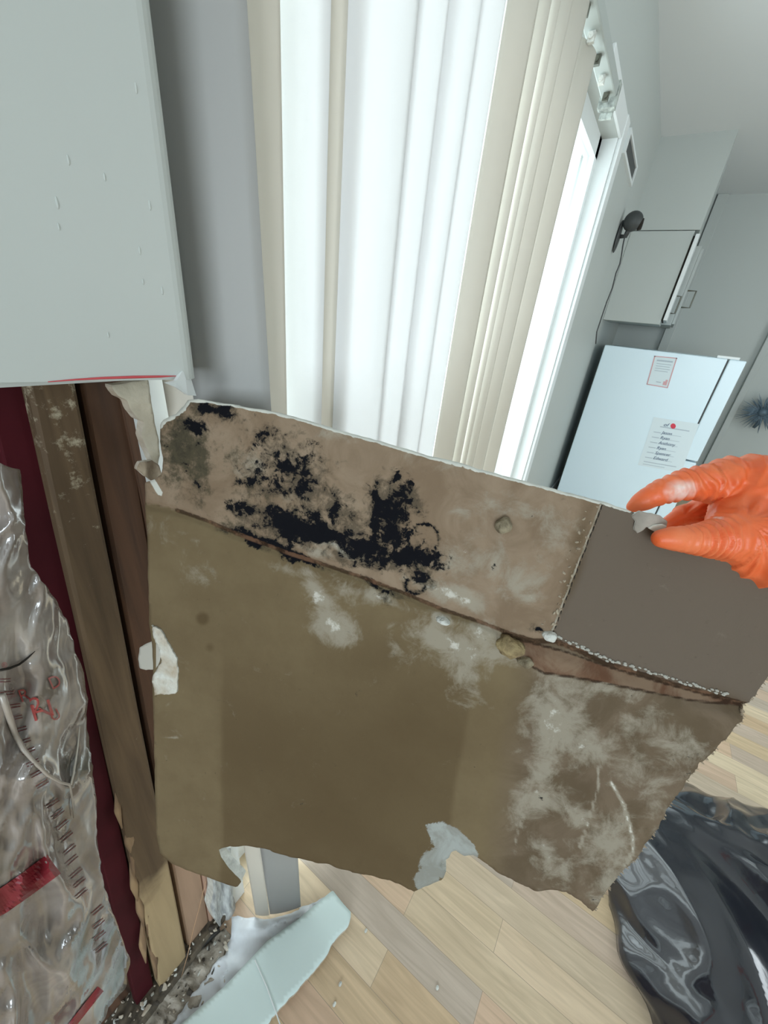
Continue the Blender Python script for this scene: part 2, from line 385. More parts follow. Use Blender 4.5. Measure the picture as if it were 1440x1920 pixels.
# rot splinters next to the red board
bm = bmesh.new()
for k in range(9):
    py = 1500+k*38; cx_ = 222+(py-1500)*.17+random.uniform(-4, 6)
    a = on_x(cx_, py-random.uniform(30, 60), -.012); b = on_x(cx_+random.uniform(4, 18), py+random.uniform(20, 60), -.004)
    tube(bm, [a, a.lerp(b, .5)+Vector((.004, random.uniform(-.006, .006), 0)), b], [.002, random.uniform(.004, .009), .001], 6)
o = obj('rotten_wood_splinters', bm, wood('splinter_wood', (.36, .24, .13), (.10, .05, .03)), None, True)
tag(o, 'rotten splintered wood between red board and the wide stud foot', 'wood splinters', kind='stuff')
# bottom plate
a = on_z(225, 1880, .02)
tag(boxobj('bottom_plate', (-.09, -1.2, 0.0), (.012, .20, .035), wood('dirty_plate', (.17, .14, .10), (.04, .032, .024)), bevel=.003), 'dirty dark bottom plate under the exposed studs', 'plank')

# torn drywall strip hanging by the stud at the top
def strip_prof():
    Lft = [(205, 722), (222, 742), (238, 752), (246, 770), (258, 785), (270, 790), (266, 815), (270, 830), (280, 850), (288, 868)]
    Rgt = [(278, 712), (281, 735), (284, 755), (288, 775), (291, 795), (294, 812), (297, 826), (299, 842), (299, 856), (297, 872)]
    return ragged(Lft+Rgt[::-1], 1.2, 5, 3)
def fp(x, y): return on_x(x, y, .030+.010*math.sin((y-700)/30)+ .012*(x-205)/95)
solid_sheet('torn_wallboard_strip', strip_prof(), 4, fp, lambda x, y: Vector((-.009, -.002, 0)), [mat('strip_paper', (.58, .53, .42), .85, bump=.3, bscale=70, var=.2, vscale=20), M_torn])
tag(bpy.data.objects['torn_wallboard_strip'], 'torn cream wallboard strip hanging under the painted wall', 'wallboard strip')
poly = ragged([(256, 880), (262, 868), (285, 862), (297, 872), (305, 890), (300, 905), (285, 900), (268, 890)], 2.5, 4, 9)
solid_sheet('torn_wallboard_scrap', poly, 3, lambda x, y: on_x(x, y, .052+.004*math.sin(x/6)), lambda x, y: Vector((-.005, 0, 0)), [mat('brown_scrap', (.40, .33, .24), .9, bump=.5, bscale=90, col2=(.16, .11, .07), vscale=40), M_torn])
tag(bpy.data.objects['torn_wallboard_scrap'], 'small crumpled paper scrap between studs and the mouldy board', 'wallboard scrap')
# pale jamb casing seen through the tear and below the board
bm = bmesh.new(); box(bm, (-.12, D0-.004, 0.0), (.006, D0+.034, DZ))
struct(obj('trim_1', bm, M_white))
# broken foot of the corner
def stub():
    poly = ragged([(396, 1600), (432, 1590), (440, 1700), (452, 1712), (446, 1732), (428, 1742), (412, 1738), (400, 1722), (394, 1700), (400, 1668)], 2.2, 5, 2)
    return solid_sheet('broken_wall_corner', poly, 3, lambda x, y: on_x(x, y, .016+.006*math.sin((x-396)/4.5)+.004*fbm(x*.06, y*.06)), lambda x, y: Vector((-.022, 0, 0)), [mat('chipped_corner', (.62, .64, .63), .8, bump=.7, bscale=90, col2=(.34, .35, .36), vscale=55, bstretch=(1, 2.5, .4)), M_gyp])
tag(stub(), 'broken grey wallboard corner stub at the patio door foot', 'wallboard stub')

# ------------------------------------------------------------------ patio door and exterior
root = bpy.data.objects.new('door_1', None); COL.objects.link(root); root['kind'] = 'structure'
bm = bmesh.new(); X0, X1 = -.115, -.065
for a, b in (((X0, D0+.014, 0), (X1, D0+.065, DZ)), ((X0, D1-.06, 0), (X1, D1, DZ)), ((X0, D0, 0), (X1, D1, .07)), ((X0, D0, DZ-.07), (X1, D1, DZ)), ((X0, 1.27, 0), (X1, 1.34, DZ))): box(bm, a, b)
obj('door_frame', bm, M_white, root)
for y0, y1 in ((D0+.065, 1.27), (1.34, D1-.06)): boxobj('glass_pane', (-.095, y0, .07), (-.089, y1, DZ-.07), M_glass, root)
struct(boxobj('trim_2', (-.001, D1, 0), (.016, D1+.085, DZ+.08), M_white, bevel=.003))
struct(boxobj('trim_3', (-.001, 1.9, DZ), (.012, D1, DZ+.08), M_white, bevel=.003))
struct(boxobj('trim_4', (-.10, D1-.014, 0), (-.001, D1, DZ), M_white))
struct(boxobj('patio', (-4, -3, -.25), (-.36, 7, -.15), mat('pale_concrete', (.7, .7, .68), .9)))

# ------------------------------------------------------------------ vertical blind
blind = empty('vertical_blind', (.07, D0, 2.12), 'white vertical blind hanging across the patio door', 'blind')
ZT, ZB = 2.105, 0.035
def slat(R_, L_, m, zb=ZB, bow=.010, n=9, bl=(0, 0), br=(0, 0)):
    """R_ / L_ = (distance from camera plane, y) of the two edges"""
    r = Vector((WALL-R_[0], R_[1], 0)); l = Vector((WALL-L_[0], L_[1], 0)); d = r-l; nn = Vector((d.y, -d.x, 0)).normalized()
    if nn.x < 0: nn = -nn
    vs = []; fs = []; nz = 8
    for s in (0, -1):
        for j in range(nz+1):
            for i in range(n):
                t = i/(n-1); p = l+d*t+Vector((bl[0]*(1-t)+br[0]*t, bl[1]*(1-t)+br[1]*t, 0))*(1-j/nz)+nn*(bow*(1-(2*t-1)**2)+s*.0007); vs.append((p.x, p.y, zb+(ZT-zb)*j/nz))
    W = n*(nz+1)
    for j in range(nz):
        for i in range(n-1):
            a = j*n+i; fs.append((a, a+1, a+n+1, a+n)); fs.append((W+a, W+a+n, W+a+n+1, W+a+1))
    for i in range(n-1):
        fs.append((i, W+i, W+i+1, i+1)); a = nz*n+i; fs.append((a, a+1, W+a+1, W+a))
    for j in range(nz):
        a = j*n; fs.append((a, a+n, W+a+n, W+a)); a += n-1; fs.append((a, W+a, W+a+n, a+n))
    return pyobj('slat', vs, fs, m, blind, True)
def solve(azl, azr, ar=.37, wd=.089, far=True):
    yr = azr*ar; a1 = ar
    best = None
    for k in range(0, 260):
        a = ar+.0005*k; y = a*azl
        if math.hypot(a-ar, y-yr) >= wd and y < yr+.3: best = (a, y); 
        if best: break
    return (ar, yr), (best or (ar+.06, azl*(ar+.06)))
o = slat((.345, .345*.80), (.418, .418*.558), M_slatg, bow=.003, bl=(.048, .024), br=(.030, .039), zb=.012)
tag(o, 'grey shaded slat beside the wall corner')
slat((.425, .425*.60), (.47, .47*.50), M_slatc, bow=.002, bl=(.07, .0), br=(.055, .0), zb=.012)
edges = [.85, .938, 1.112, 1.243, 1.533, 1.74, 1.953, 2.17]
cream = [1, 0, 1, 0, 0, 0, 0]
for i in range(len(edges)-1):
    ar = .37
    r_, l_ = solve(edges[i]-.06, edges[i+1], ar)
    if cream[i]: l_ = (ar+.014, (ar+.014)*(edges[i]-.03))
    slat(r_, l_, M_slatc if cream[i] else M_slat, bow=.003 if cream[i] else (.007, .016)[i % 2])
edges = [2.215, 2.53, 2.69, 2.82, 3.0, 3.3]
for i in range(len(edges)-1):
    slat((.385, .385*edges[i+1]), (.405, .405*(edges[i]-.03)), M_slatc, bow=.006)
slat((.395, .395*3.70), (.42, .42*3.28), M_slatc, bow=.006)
boxobj('headrail', (.048, D0+.01, 2.118), (.092, 1.74, 2.15), mat('headrail_vinyl', (.42, .46, .44), .5), blind, bevel=.004)
for k in range(15):
    y = .3+k*.1
    bm = bmesh.new(); box(bm, (.062, y-.006, 2.098), (.078, y+.006, 2.12)); tube(bm, [(.07, y-.012, 2.108), (.07, y+.012, 2.108)], .006, 8)
    obj('carrier', bm, M_gyp if k % 2 else M_metal, blind)
bm = bmesh.new(); box(bm, (.045, 1.73, 2.095), (.095, 1.76, 2.155)); box(bm, (.05, 1.765, 2.08), (.088, 1.775, 2.13)); obj('rail_end_cap', bm, mat('chewed_cap', (.55, .60, .56), .6, bump=.6, bscale=60, col2=(.12, .13, .12), vscale=40), blind)
adopt(blind)

# ------------------------------------------------------------------ kitchen end
FY = 3.75
fr = empty('refrigerator', (.5, FY+.35, 0), 'white refrigerator with papers on its side, beside window wall', 'refrigerator')
M_fr = mat('fridge_enamel', (.76, .91, .99), .3, bump=.04, bscale=120)
zt = on_y(1250, 660, FY).z
boxobj('body', (.075, FY, .03), (.865, FY+.72, zt), M_fr, fr, bevel=.006)
zs = on_y(1300, 866, FY).z
boxobj('freezer_door', (.875, FY, zs+.006), (.972, FY+.72, zt), M_fr, fr, bevel=.008)
boxobj('lower_door', (.875, FY, .08), (.972, FY+.72, zs-.006), M_fr, fr, bevel=.008)
boxobj('door_gasket', (.862, FY+.006, .08), (.878, FY+.71, zt-.01), M_dplastic, fr)
boxobj('hinge_cover', (.80, FY+.01, zt), (.93, FY+.07, zt+.018), M_white, fr, bevel=.004)
boxobj('base_grille', (.10, FY+.02, 0), (.86, FY+.70, .03), M_dplastic, fr)
adopt(fr)
def yp(px, py, off=.0): return on_y(px, py, FY-off)
def decal(bm, pix, off):
    v = [bm.verts.new(yp(a, b, off)) for a, b in pix]; v2 = [bm.verts.new(yp(a, b, off-.0006)) for a, b in pix]; n = len(v)
    bm.faces.new(v); bm.faces.new(v2[::-1])
    for i in range(n): bm.faces.new((v[i], v[(i+1) % n], v2[(i+1) % n], v2[i]))
M_paper = mat('note_paper', (.74, .84, .88), .8); M_pred = mat('pale_red_ink', (.70, .42, .44), .8); M_ink = mat('faint_grey_ink', (.48, .56, .62), .8)
M_hand = mat('dark_pen_ink', (.06, .10, .20), .8); M_dot = mat('red_sticker', (.70, .05, .09), .6)
def quadpt(Q, u, v):
    (ax, ay), (bx, by), (cx_, cy), (dx, dy) = Q
    return (ax+(bx-ax)*u)*(1-v)+(dx+(cx_-dx)*u)*v, (ay+(by-ay)*u)*(1-v)+(dy+(cy-dy)*u)*v
def note(name, Q, label, border, items):
    bm = bmesh.new(); decal(bm, Q, .0012); o = obj(name, bm, M_paper); tag(o, label, 'paper')
    if border:
        bm = bmesh.new()
        for a, b in (((0, 0), (1, .03)), ((0, .97), (1, 1)), ((0, 0), (.05, 1)), ((.95, 0), (1, 1))):
            decal(bm, [quadpt(Q, a[0], a[1]), quadpt(Q, b[0], a[1]), quadpt(Q, b[0], b[1]), quadpt(Q, a[0], b[1])], .0022)
        tag(obj('printed_border', bm, M_pred, o), 'pale red border')
    for nm, mm, (u0, v0, u1, v1) in items:
        bm = bmesh.new(); decal(bm, [quadpt(Q, u0, v0), quadpt(Q, u1, v0), quadpt(Q, u1, v1), quadpt(Q, u0, v1)], .0024); obj(nm, bm, mm, o)
    return o
def write(o, Q, txt, u, v, h, m, name='handwriting', shear=.25):
    vs, fs = text_mesh(txt); asp = .72
    me = bpy.data.meshes.new(name); P = []
    for c in vs:
        uu = u+(c.x+c.y*shear)*h*1.25; vv = v-c.y*h; P.append(tuple(yp(*quadpt(Q, uu, vv), .0030)))
    me.from_pydata(P, [], fs); me.update(); link(name, me, m, o)
Q1 = [(1227, 667), (1270, 671), (1252, 728), (1212, 721)]
o = note('posted_notice', Q1, 'small notice with pale red border high on the refrigerator side', True,
     [('text_line', M_ink, (.16, .12, .86, .17)), ('text_line', M_ink, (.18, .24, .84, .26)), ('text_line', M_ink, (.18, .32, .80, .34)), ('text_line', M_ink, (.18, .40, .84, .42)),
      ('text_line', M_ink, (.18, .48, .78, .50)), ('text_line', M_ink, (.40, .84, .62, .87)), ('printed_emblem', M_pred, (.72, .80, .90, .92)), ('printed_emblem', M_pred, (.80, .74, .90, .80))])
Q2 = [(1226, 782), (1311, 795), (1277, 886), (1196, 872)]
o = note('handwritten_list', Q2, 'handwritten list with a red dot on the refrigerator side', False,
     [('text_line', M_ink, (.20, .16, .85, .18))] + [('text_line', M_ink, (.10, .285+.105*i, .26, .30+.105*i)) for i in range(6)] +
     [('text_line', M_ink, (.28, .30+.105*i, .72, .307+.105*i)) for i in range(6)] + [('text_line', M_ink, (.10, .90, .85, .915)), ('text_line', M_ink, (.10, .955, .6, .965))])
for i, t in enumerate(('Jason', 'Ryan', 'Anthony', 'Ryan', 'Spencer', 'Edward')): write(o, Q2, t, .28, .305+.105*i, .085, M_hand)
write(o, Q2, 'of', .26, .15, .10, M_hand)
bm = bmesh.new(); c = quadpt(Q2, .47, .12); decal(bm, [(c[0]+5*math.cos(a*math.pi/8), c[1]+5*math.sin(a*math.pi/8)) for a in range(16)], .0032); tag(obj('sticker', bm, M_dot, o), 'round red sticker')

# upper cabinet and soffit on the window wall
cb = empty('upper_cabinet', (.2, FY+.5, 1.59), 'white wall cabinet with edge-on door above the refrigerator', 'cabinet')
zb = on_y(1185, 604, FY).z; ztc = on_y(1312, 432, FY).z
boxobj('carcass', (0.001, FY, zb), (.385, FY+.5, ztc), M_wall, cb, bevel=.003)
boxobj('seam_strip', (.386, FY+.004, zb+.03), (.396, FY+.49, ztc-.03), M_black, cb)
for y0, y1, yh in ((FY-.012, FY+.49, FY+.40),):
    d = boxobj('door', (.397, y0, zb+.03), (.420, y1, ztc-.02), M_white, cb, bevel=.002)
    bm = bmesh.new(); tube(bm, [(.412, yh, zb+.10), (.45, yh, zb+.10), (.45, yh, zb+.22), (.412, yh, zb+.22)], .006, 8); h = obj('handle', bm, M_metal, d)
adopt(cb)
cb2 = empty('upper_cabinet', (.25, FY+.9, 1.59), 'deeper pale wall cabinet behind the cabinet with the edge-on door', 'cabinet')
boxobj('carcass', (0.001, FY+.52, zb+.02), (.455, FY+1.30, ztc), M_wall, cb2, bevel=.003)
d = boxobj('door', (.456, FY+.525, zb+.03), (.475, FY+1.29, ztc-.02), M_wall, cb2, bevel=.002)
bm = bmesh.new(); tube(bm, [(.475, FY+.60, zb+.16), (.535, FY+.60, zb+.16), (.535, FY+.60, zb+.28), (.475, FY+.60, zb+.28)], .006, 8); obj('handle', bm, M_metal, d)
adopt(cb2)
struct(boxobj('soffit', (0, FY-.0, ztc+.004), (.41, FY+1.34, CEIL), M_wall))
# tall pale panel, counter run and pilaster lines of the far wall
struct(boxobj('wall_far', (.0, FY+1.35, 0), (RIGHTX, FY+1.45, CEIL), M_wall))
struct(boxobj('trim_5', (0.42, FY+1.31, 0), (.50, FY+1.35, CEIL), M_wall, bevel=.004))
struct(boxobj('trim_6', (1.20, FY+1.30, 0), (1.25, FY+1.35, CEIL), M_wall, bevel=.004))
# dark gap strip (side of counter) behind the refrigerator at the wall
struct(boxobj('baseboard_window', (0, D1+.09, 0), (.014, FY+.6, .10), M_white, bevel=.003))

# wall register beside the door head
vr = empty('wall_register', on_x(1180, 298, 0), 'slim dark slotted register in a pale frame above the door casing', 'vent')
a = on_x(1169, 276, .0); b = on_x(1189, 322, .0); zc = (a.z+b.z)/2
bm = bmesh.new(); hz = .045; y0, y1 = a.y, b.y; t_ = .012
for q in (((0, y0, zc-hz), (t_, y1, zc-hz+.014)), ((0, y0, zc+hz-.014), (t_, y1, zc+hz)), ((0, y0, zc-hz+.014), (t_, y0+.03, zc+hz-.014)), ((0, y1-.03, zc-hz+.014), (t_, y1, zc+hz-.014))): box(bm, *q)
obj('frame', bm, M_white, vr); boxobj('grille', (0.0, y0+.03, zc-hz+.014), (.005, y1-.03, zc+hz-.014), M_dplastic, vr); adopt(vr)

# security camera on the wall with its cord
p = on_x(1157, 440, 0.0)
sc = empty('security_camera', p, 'small dark security camera on the wall near the cabinet', 'camera')
bm = bmesh.new(); bmesh.ops.create_uvsphere(bm, u_segments=20, v_segments=12, radius=1, matrix=Matrix.Translation(p+Vector((.01, 0, -.01))) @ Matrix.Diagonal((.012, .045, .085, 1))); obj('mount', bm, M_dplastic, sc, True)
hd = on_y(1187, 415, p.y-.02)
bm = bmesh.new(); tube(bm, [p+Vector((.01, 0, -.01)), p+Vector((.05, -.01, -.01)), hd], [.012, .014, .018], 10); obj('arm', bm, M_dplastic, sc, True)
bm = bmesh.new(); bmesh.ops.create_uvsphere(bm, u_segments=24, v_segments=14, radius=.052, matrix=Matrix.Translation(hd) @ Matrix.Diagonal((1, .85, 1, 1))); hh = obj('head', bm, M_dplastic, sc, True)
bm = bmesh.new(); bmesh.ops.create_cone(bm, cap_ends=True, segments=20, radius1=.032, radius2=.028, depth=.02, matrix=Matrix.Translation(hd+Vector((.044, .01, -.012))) @ Matrix.Rotation(math.pi/2, 4, 'Y')); obj('lens', bm, M_black, hh, True)
adopt(sc)
cord = [on_y(x, y, p.y+dy) for x, y, dy in ((1172, 440, -.02), (1168, 460, 0), (1165, 480, 0), (1162, 495, 0), (1155, 512, 0), (1148, 540, 0), (1137, 568, 0), (1127, 598, 0), (1119, 622, 0), (1117, 645, 0))]
bm = bmesh.new(); tube(bm, cord, .004, 6); tag(obj('power_cord', bm, M_dplastic, None, True), 'thin dark cord trailing down the wall from the camera', 'cord')

# spiky wall decoration
c = on_y(1428, 772, FY+1.28)
sp = empty('spiky_wreath', c, 'blue-grey spiky tinsel burst on the kitchen end wall', 'decoration')
M_sp = mat('tinsel_blue_grey', (.10, .15, .19), .5, .3)
bm = bmesh.new()
for k in range(150):
    a = random.uniform(0, 2*math.pi); L_ = random.uniform(.09, .20); e = random.uniform(-.05, -.02)
    b0 = c+Vector((0, -.03, 0)); d = Vector((math.cos(a), 0, math.sin(a)))
    tube(bm, [b0+d*.01, b0+d*L_*.5+Vector((0, e*.6, 0)), b0+d*L_+Vector((0, e*.3, 0))], [.004, .0055, .001], 4)
tag(obj('spikes', bm, M_sp, sp), kind='stuff')
bm = bmesh.new(); bmesh.ops.create_icosphere(bm, subdivisions=3, radius=.045, matrix=Matrix.Translation(c+Vector((0, -.025, 0)))); tube(bm, [c+Vector((0, -.01, 0)), c+Vector((.015, -.02, -.10)), c+Vector((.0, -.02, -.15))], [.03, .02, .012], 8); obj('core', bm, M_sp, sp, True)
adopt(sp)

# ------------------------------------------------------------------ floor items
# black refuse bag
def bag():
    C = Vector((1.37, .98)); vs = []; fs = []; nu, nv = 220, 90
    for j in range(nv+1):
        t = j/nv
        for i in range(nu):
            a = 2*math.pi*i/nu
            rx = .47+.05*math.sin(2*a+.6)+.03*math.sin(5*a); ry = .42+.04*math.sin(3*a)
            ph = t*math.pi/2
            rr = math.cos(ph)**.75 if t < 1 else 0; z = .21*math.sin(ph)**1.15
            rr *= 1+.06*math.sin(ph*3)
            x = C.x+rx*rr*math.cos(a); y = C.y+ry*rr*math.sin(a)
            q = Vector((x*3.3, y*3.3, z*3.3)); q2 = q+Vector((noise.noise(q*.8), noise.noise(q*.8+Vector((5, 0, 0))), 0))*.9
            d = noise.voronoi(q2*1.25)[0][0]*.060+noise.voronoi(q2*3.1+Vector((2, 4, 1)))[0][0]*.022-.03+(1-abs(noise.noise(q2))*3.0)*.020+(1-abs(noise.noise(q2*2.3+Vector((3, 1, 7))))*2.6)*.022+noise.noise(q*5)*.003
            nrm = Vector((math.cos(a)*math.cos(ph), math.sin(a)*math.cos(ph), math.sin(ph)+.15)).normalized()
            v = Vector((x, y, z))+nrm*d; v.z = max(.002+.002*noise.noise(q*9), v.z) if j else .001
            vs.append(v)
    for j in range(nv):
        for i in range(nu): fs.append((j*nu+i, j*nu+(i+1) % nu, (j+1)*nu+(i+1) % nu, (j+1)*nu+i))
    m = mat('black_polythene', (.012, .014, .021), .16, spec=.8, bump=.08, bscale=30, coat=.4)
    return pyobj('refuse_bag', vs, fs, m, None, True)
tag(bag(), 'crumpled shiny black refuse bag lying on the wood floor', 'refuse bag')

# pale cut board strip on the floor
def floorpt(x, y, z): return on_z(x, y, z)
strip = [(624, 1669), (640, 1690), (659, 1712), (652, 1738), (622, 1772), (606, 1800), (588, 1822), (560, 1856), (530, 1886), (505, 1915), (470, 1960), (420, 2030), (250, 2060), (340, 1919), (420, 1850), (500, 1765), (560, 1722)]
strip = ragged(strip, 1, 7, 4, rng=lambda i: 2.5 if 2 <= i <= 10 else .4)
M_pale = mat('pale_green_board', (.66, .78, .76), .5, var=.06, vscale=5)
o = solid_sheet('wallboard_offcut', strip, 7, lambda x, y: on_z(x, y, .030)+Vector((0, 0, .001*noise.noise(Vector((x*.01, y*.01, 0))))), lambda x, y: Vector((0, 0, -.011)), [M_pale, M_torn])
tag(o, 'long pale green wallboard offcut lying on the floor', 'wallboard offcut')
bm = bmesh.new(); tube(bm, [on_z(x, y, .0312) for x, y in ((478, 1800), (500, 1850), (518, 1900), (535, 1950))], .0014, 6); obj('score_line', bm, M_white, o)
# milky plastic sheet
def milky(name, tint, alpha, rough):
    m = bpy.data.materials.new(name); m.use_nodes = True; nt = m.node_tree; N = nt.nodes; L = nt.links; b = N['Principled BSDF']
    b.inputs['Base Color'].default_value = (*tint, 1); b.inputs['Roughness'].default_value = rough; b.inputs['Specular IOR Level'].default_value = .7
    tc = N.new('ShaderNodeTexCoord'); n = N.new('ShaderNodeTexNoise'); n.inputs['Scale'].default_value = 9; n.inputs['Detail'].default_value = 5; L.new(tc.outputs['Object'], n.inputs['Vector'])
    r = N.new('ShaderNodeMapRange'); r.inputs['From Min'].default_value = .35; r.inputs['From Max'].default_value = .65; r.inputs['To Min'].default_value = alpha-.2; r.inputs['To Max'].default_value = min(1, alpha+.25); L.new(n.outputs['Fac'], r.inputs[0]); L.new(r.outputs[0], b.inputs['Alpha'])
    return m
sh = ragged([(430, 1716), (470, 1722), (515, 1724), (560, 1706), (592, 1690), (625, 1672), (560, 1740), (500, 1790), (420, 1868), (370, 1940), (330, 1990), (260, 2000), (330, 1910), (380, 1840), (420, 1790), (436, 1750)], 4, 7, 8)
o = solid_sheet('plastic_sheet', sh, 6, lambda x, y: on_z(x, y, .006+.012*max(0, ridge(x*.012, y*.02, 3))**3), lambda x, y: Vector((0, 0, -.0006)), [milky('milky_polythene', (.82, .87, .92), .72, .25)]*2)
tag(o, 'milky plastic dust sheet between the wall foot and offcut', 'plastic sheet')
# debris
bm = bmesh.new()
for k in range(240):
    px = random.uniform(150, 430); py = 1745+(430-px)*.62+random.gauss(25, 38)
    if py > 1990: continue
    p = on_z(px, py, .008); s = random.uniform(.001, .0045)*(1.8 if random.random() < .15 else 1)
    if p.x < -.05: continue
    if p.x < .02: p.z = .038
    mt = Matrix.Translation(p+Vector((0, 0, s*.3))) @ Matrix.Rotation(random.uniform(0, 6), 4, Vector((random.random(), random.random(), 1)).normalized()) @ Matrix.Diagonal((s*1.4, s*.9, s*.5, 1))
    r = bmesh.ops.create_icosphere(bm, subdivisions=1, radius=1, matrix=mt)
    mi = random.choice((0, 1, 1, 2))
    for v in r['verts']:
        v.co += Vector((random.uniform(-1, 1), random.uniform(-1, 1), random.uniform(-1, 1)))*s*.25
        for f in v.link_faces: f.material_index = mi
tag(obj('plaster_rubble', bm, [M_gyp, M_torn, mat('grime', (.06, .05, .04), .95)]), 'plaster rubble and grime scattered along the foot of the opened wall', 'rubble', kind='stuff')
M_dirt = mat('dirty_floor_edge', (.55, .50, .43), .9, bump=.9, bscale=45, col2=(.20, .17, .13), vscale=24)
sh = ragged([(230, 1850), (300, 1815), (352, 1800), (400, 1755), (424, 1738), (434, 1760), (405, 1830), (350, 1905), (300, 1990), (60, 2040), (90, 1920), (150, 1880)], 6, 8, 21)
o = solid_sheet('plaster_dust', sh, 6, lambda x, y: on_z(x, y, .004+.014*abs(fbm(x*.035, y*.035))) + Vector((.0, 0, .0)), lambda x, y: Vector((0, 0, -.0035)), [M_dirt, M_dirt])
tag(o, 'grey plaster dust and dirt heaped along the bottom plate', 'dust', kind='stuff')
# nail-on chips on the floor
for px, py, lab in ((686, 1745, 'tiny white plaster chip on the floor right of the offcut tip'), (638, 1845, 'tiny plaster chip on the floor nearest the ragged edge of the offcut'), (627, 1883, 'lowest tiny plaster chip on the floor beside the offcut'), (820, 1852, 'lone tiny plaster chip on the floor furthest from the offcut')):
    p = on_z(px, py, .003); bm = bmesh.new(); bmesh.ops.create_icosphere(bm, subdivisions=1, radius=.004, matrix=Matrix.Translation(p) @ Matrix.Diagonal((1, 1.4, .6, 1)))
    tag(obj('plaster_chip', bm, M_gyp), lab, 'plaster chip', 'plaster chips on the floor')
# black edge strip of the plate and the thread
bm = bmesh.new(); tube(bm, [on_z(x, y, .012) for x, y in ((412, 1742), (370, 1778), (320, 1832), (270, 1890), (215, 1950))], [.006, .009, .006, .007, .006], 7)
tag(obj('sill_gasket', bm, mat('black_sealant', (.03, .028, .025), .5), None, True), 'black sealant strip running along the wall foot', 'sealant strip')
bm = bmesh.new(); tube(bm, [on_x(386, 1652, .05), on_x(374, 1700, .048), on_x(362, 1745, .046), on_x(352, 1790, .043), on_z(340, 1832, .03)], .0007, 5)
tag(obj('fibre_thread', bm, mat('tan_thread', (.55, .34, .20), .7), None, True), 'thin tan thread hanging in front of the stud feet', 'thread')

# ------------------------------------------------------------------ crinkled clear plastic bag on the wall
def crinkle():
    m = bpy.data.materials.new('clear_crinkled_film'); m.use_nodes = True; nt = m.node_tree; N = nt.nodes; L = nt.links; b = N['Principled BSDF']
    tc = N.new('ShaderNodeTexCoord'); n = N.new('ShaderNodeTexNoise'); n.inputs['Scale'].default_value = 11; n.inputs['Detail'].default_value = 4; n.inputs['Distortion'].default_value = .8; L.new(tc.outputs['Object'], n.inputs['Vector'])
    r = N.new('ShaderNodeValToRGB'); e = r.color_ramp.elements; e[0].position = .30; e[0].color = (.12, .11, .09, 1); e[1].position = .72; e[1].color = (.40, .365, .33, 1); q = e.new(.5); q.color = (.25, .215, .195, 1)
    L.new(n.outputs['Fac'], r.inputs[0]); L.new(r.outputs[0], b.inputs['Base Color']); b.inputs['Roughness'].default_value = .2; b.inputs['Specular IOR Level'].default_value = 1.0; b.inputs['Coat Weight'].default_value = .8; b.inputs['Coat Roughness'].default_value = .08
    mp = N.new('ShaderNodeMapping'); mp.inputs['Scale'].default_value = (1, 1, .45); mp.inputs['Rotation'].default_value = (.5, 0, 0); L.new(tc.outputs['Object'], mp.inputs[0])
    n2 = N.new('ShaderNodeTexNoise'); n2.inputs['Scale'].default_value = 16; n2.inputs['Detail'].default_value = 2; n2.inputs['Distortion'].default_value = .5; L.new(mp.outputs[0], n2.inputs['Vector'])
    bp = N.new('ShaderNodeBump'); bp.inputs['Strength'].default_value = .9; bp.inputs['Distance'].default_value = .012; L.new(n2.outputs['Fac'], bp.inputs['Height']); L.new(bp.outputs[0], b.inputs['Normal']); L.new(bp.outputs[0], b.inputs['Coat Normal'])
    return m
def film(x, y):
    edge = max(0, min(1, (150+(y-1060)*.14-x)/120)) 
    u, v = x*.010, y*.0055
    d = noise.noise(Vector((u+noise.noise(Vector((u, v, 2)))*.8, v, 4)))
    h = (1-abs(d)*2.6)*.014+(1-abs(noise.noise(Vector((x*.03+y*.012, y*.010-x*.006, 9))))*2.2)*.005
    lo = max(0, (y-1500)/420)
    return on_x(x, y, .022+.045*edge+h+.03*lo)
bagpoly = ragged([(-90, 860), (0, 868), (38, 880), (50, 1010), (58, 1062), (95, 1110), (128, 1168), (138, 1210), (158, 1262), (166, 1310), (160, 1340), (172, 1420), (180, 1500), (184, 1600), (200, 1680), (225, 1745), (245, 1800), (235, 1850), (205, 1890), (180, 1935), (140, 2000), (-90, 2000)], 3, 8, 31)
bg = solid_sheet('insulation_bag', bagpoly, 6, film, lambda x, y: Vector((-.0015, 0, 0)), [crinkle()]*2)
tag(bg, 'crumpled clear plastic bag with red print leaning on the studs', 'plastic bag')
M_rprint = mat('red_print', (.22, .018, .028), .4, spec=.5); M_rfaint = mat('faded_red_print', (.36, .06, .055), .35, spec=.8)
OFF = Vector((.0016, 0, 0))
def on_film(name, vs2, fs, m):
    vs = [film(x, y)+OFF for x, y in vs2]
    return pyobj(name, vs, fs, m, bg)
def letter(txt, ox, oy, size, ang, sx=1.0, m=M_rfaint):
    vs, fs = text_mesh(txt); ca, sa = math.cos(ang), math.sin(ang)
    bm = bmesh.new(); bv = [bm.verts.new((c.x*size*sx, -c.y*size, 0)) for c in vs]
    for f in fs: bm.faces.new([bv[i] for i in f])
    bmesh.ops.triangulate(bm, faces=bm.faces[:]); bmesh.ops.subdivide_edges(bm, edges=bm.edges[:], cuts=1)
    bm.verts.index_update()
    v2 = [(ox+v.co.x*ca-v.co.y*sa, oy+v.co.x*sa+v.co.y*ca) for v in bm.verts]; ff = [tuple(v.index for v in f.verts) for f in bm.faces]; bm.free()
    o = on_film('printed_letter', v2, ff, m); tag(o, 'red printed letter')
letter('R', 38, 1316, 34, -.35, 1.0); letter('D', 96, 1292, 34, -.42, .9); letter('N', 60, 1352, 46, -.30, 1.3); letter('2', 58, 1338, 44, -.25, 1.1); letter('U', 98, 1352, 28, -.5); letter('®', 2, 1250, 14, 0)
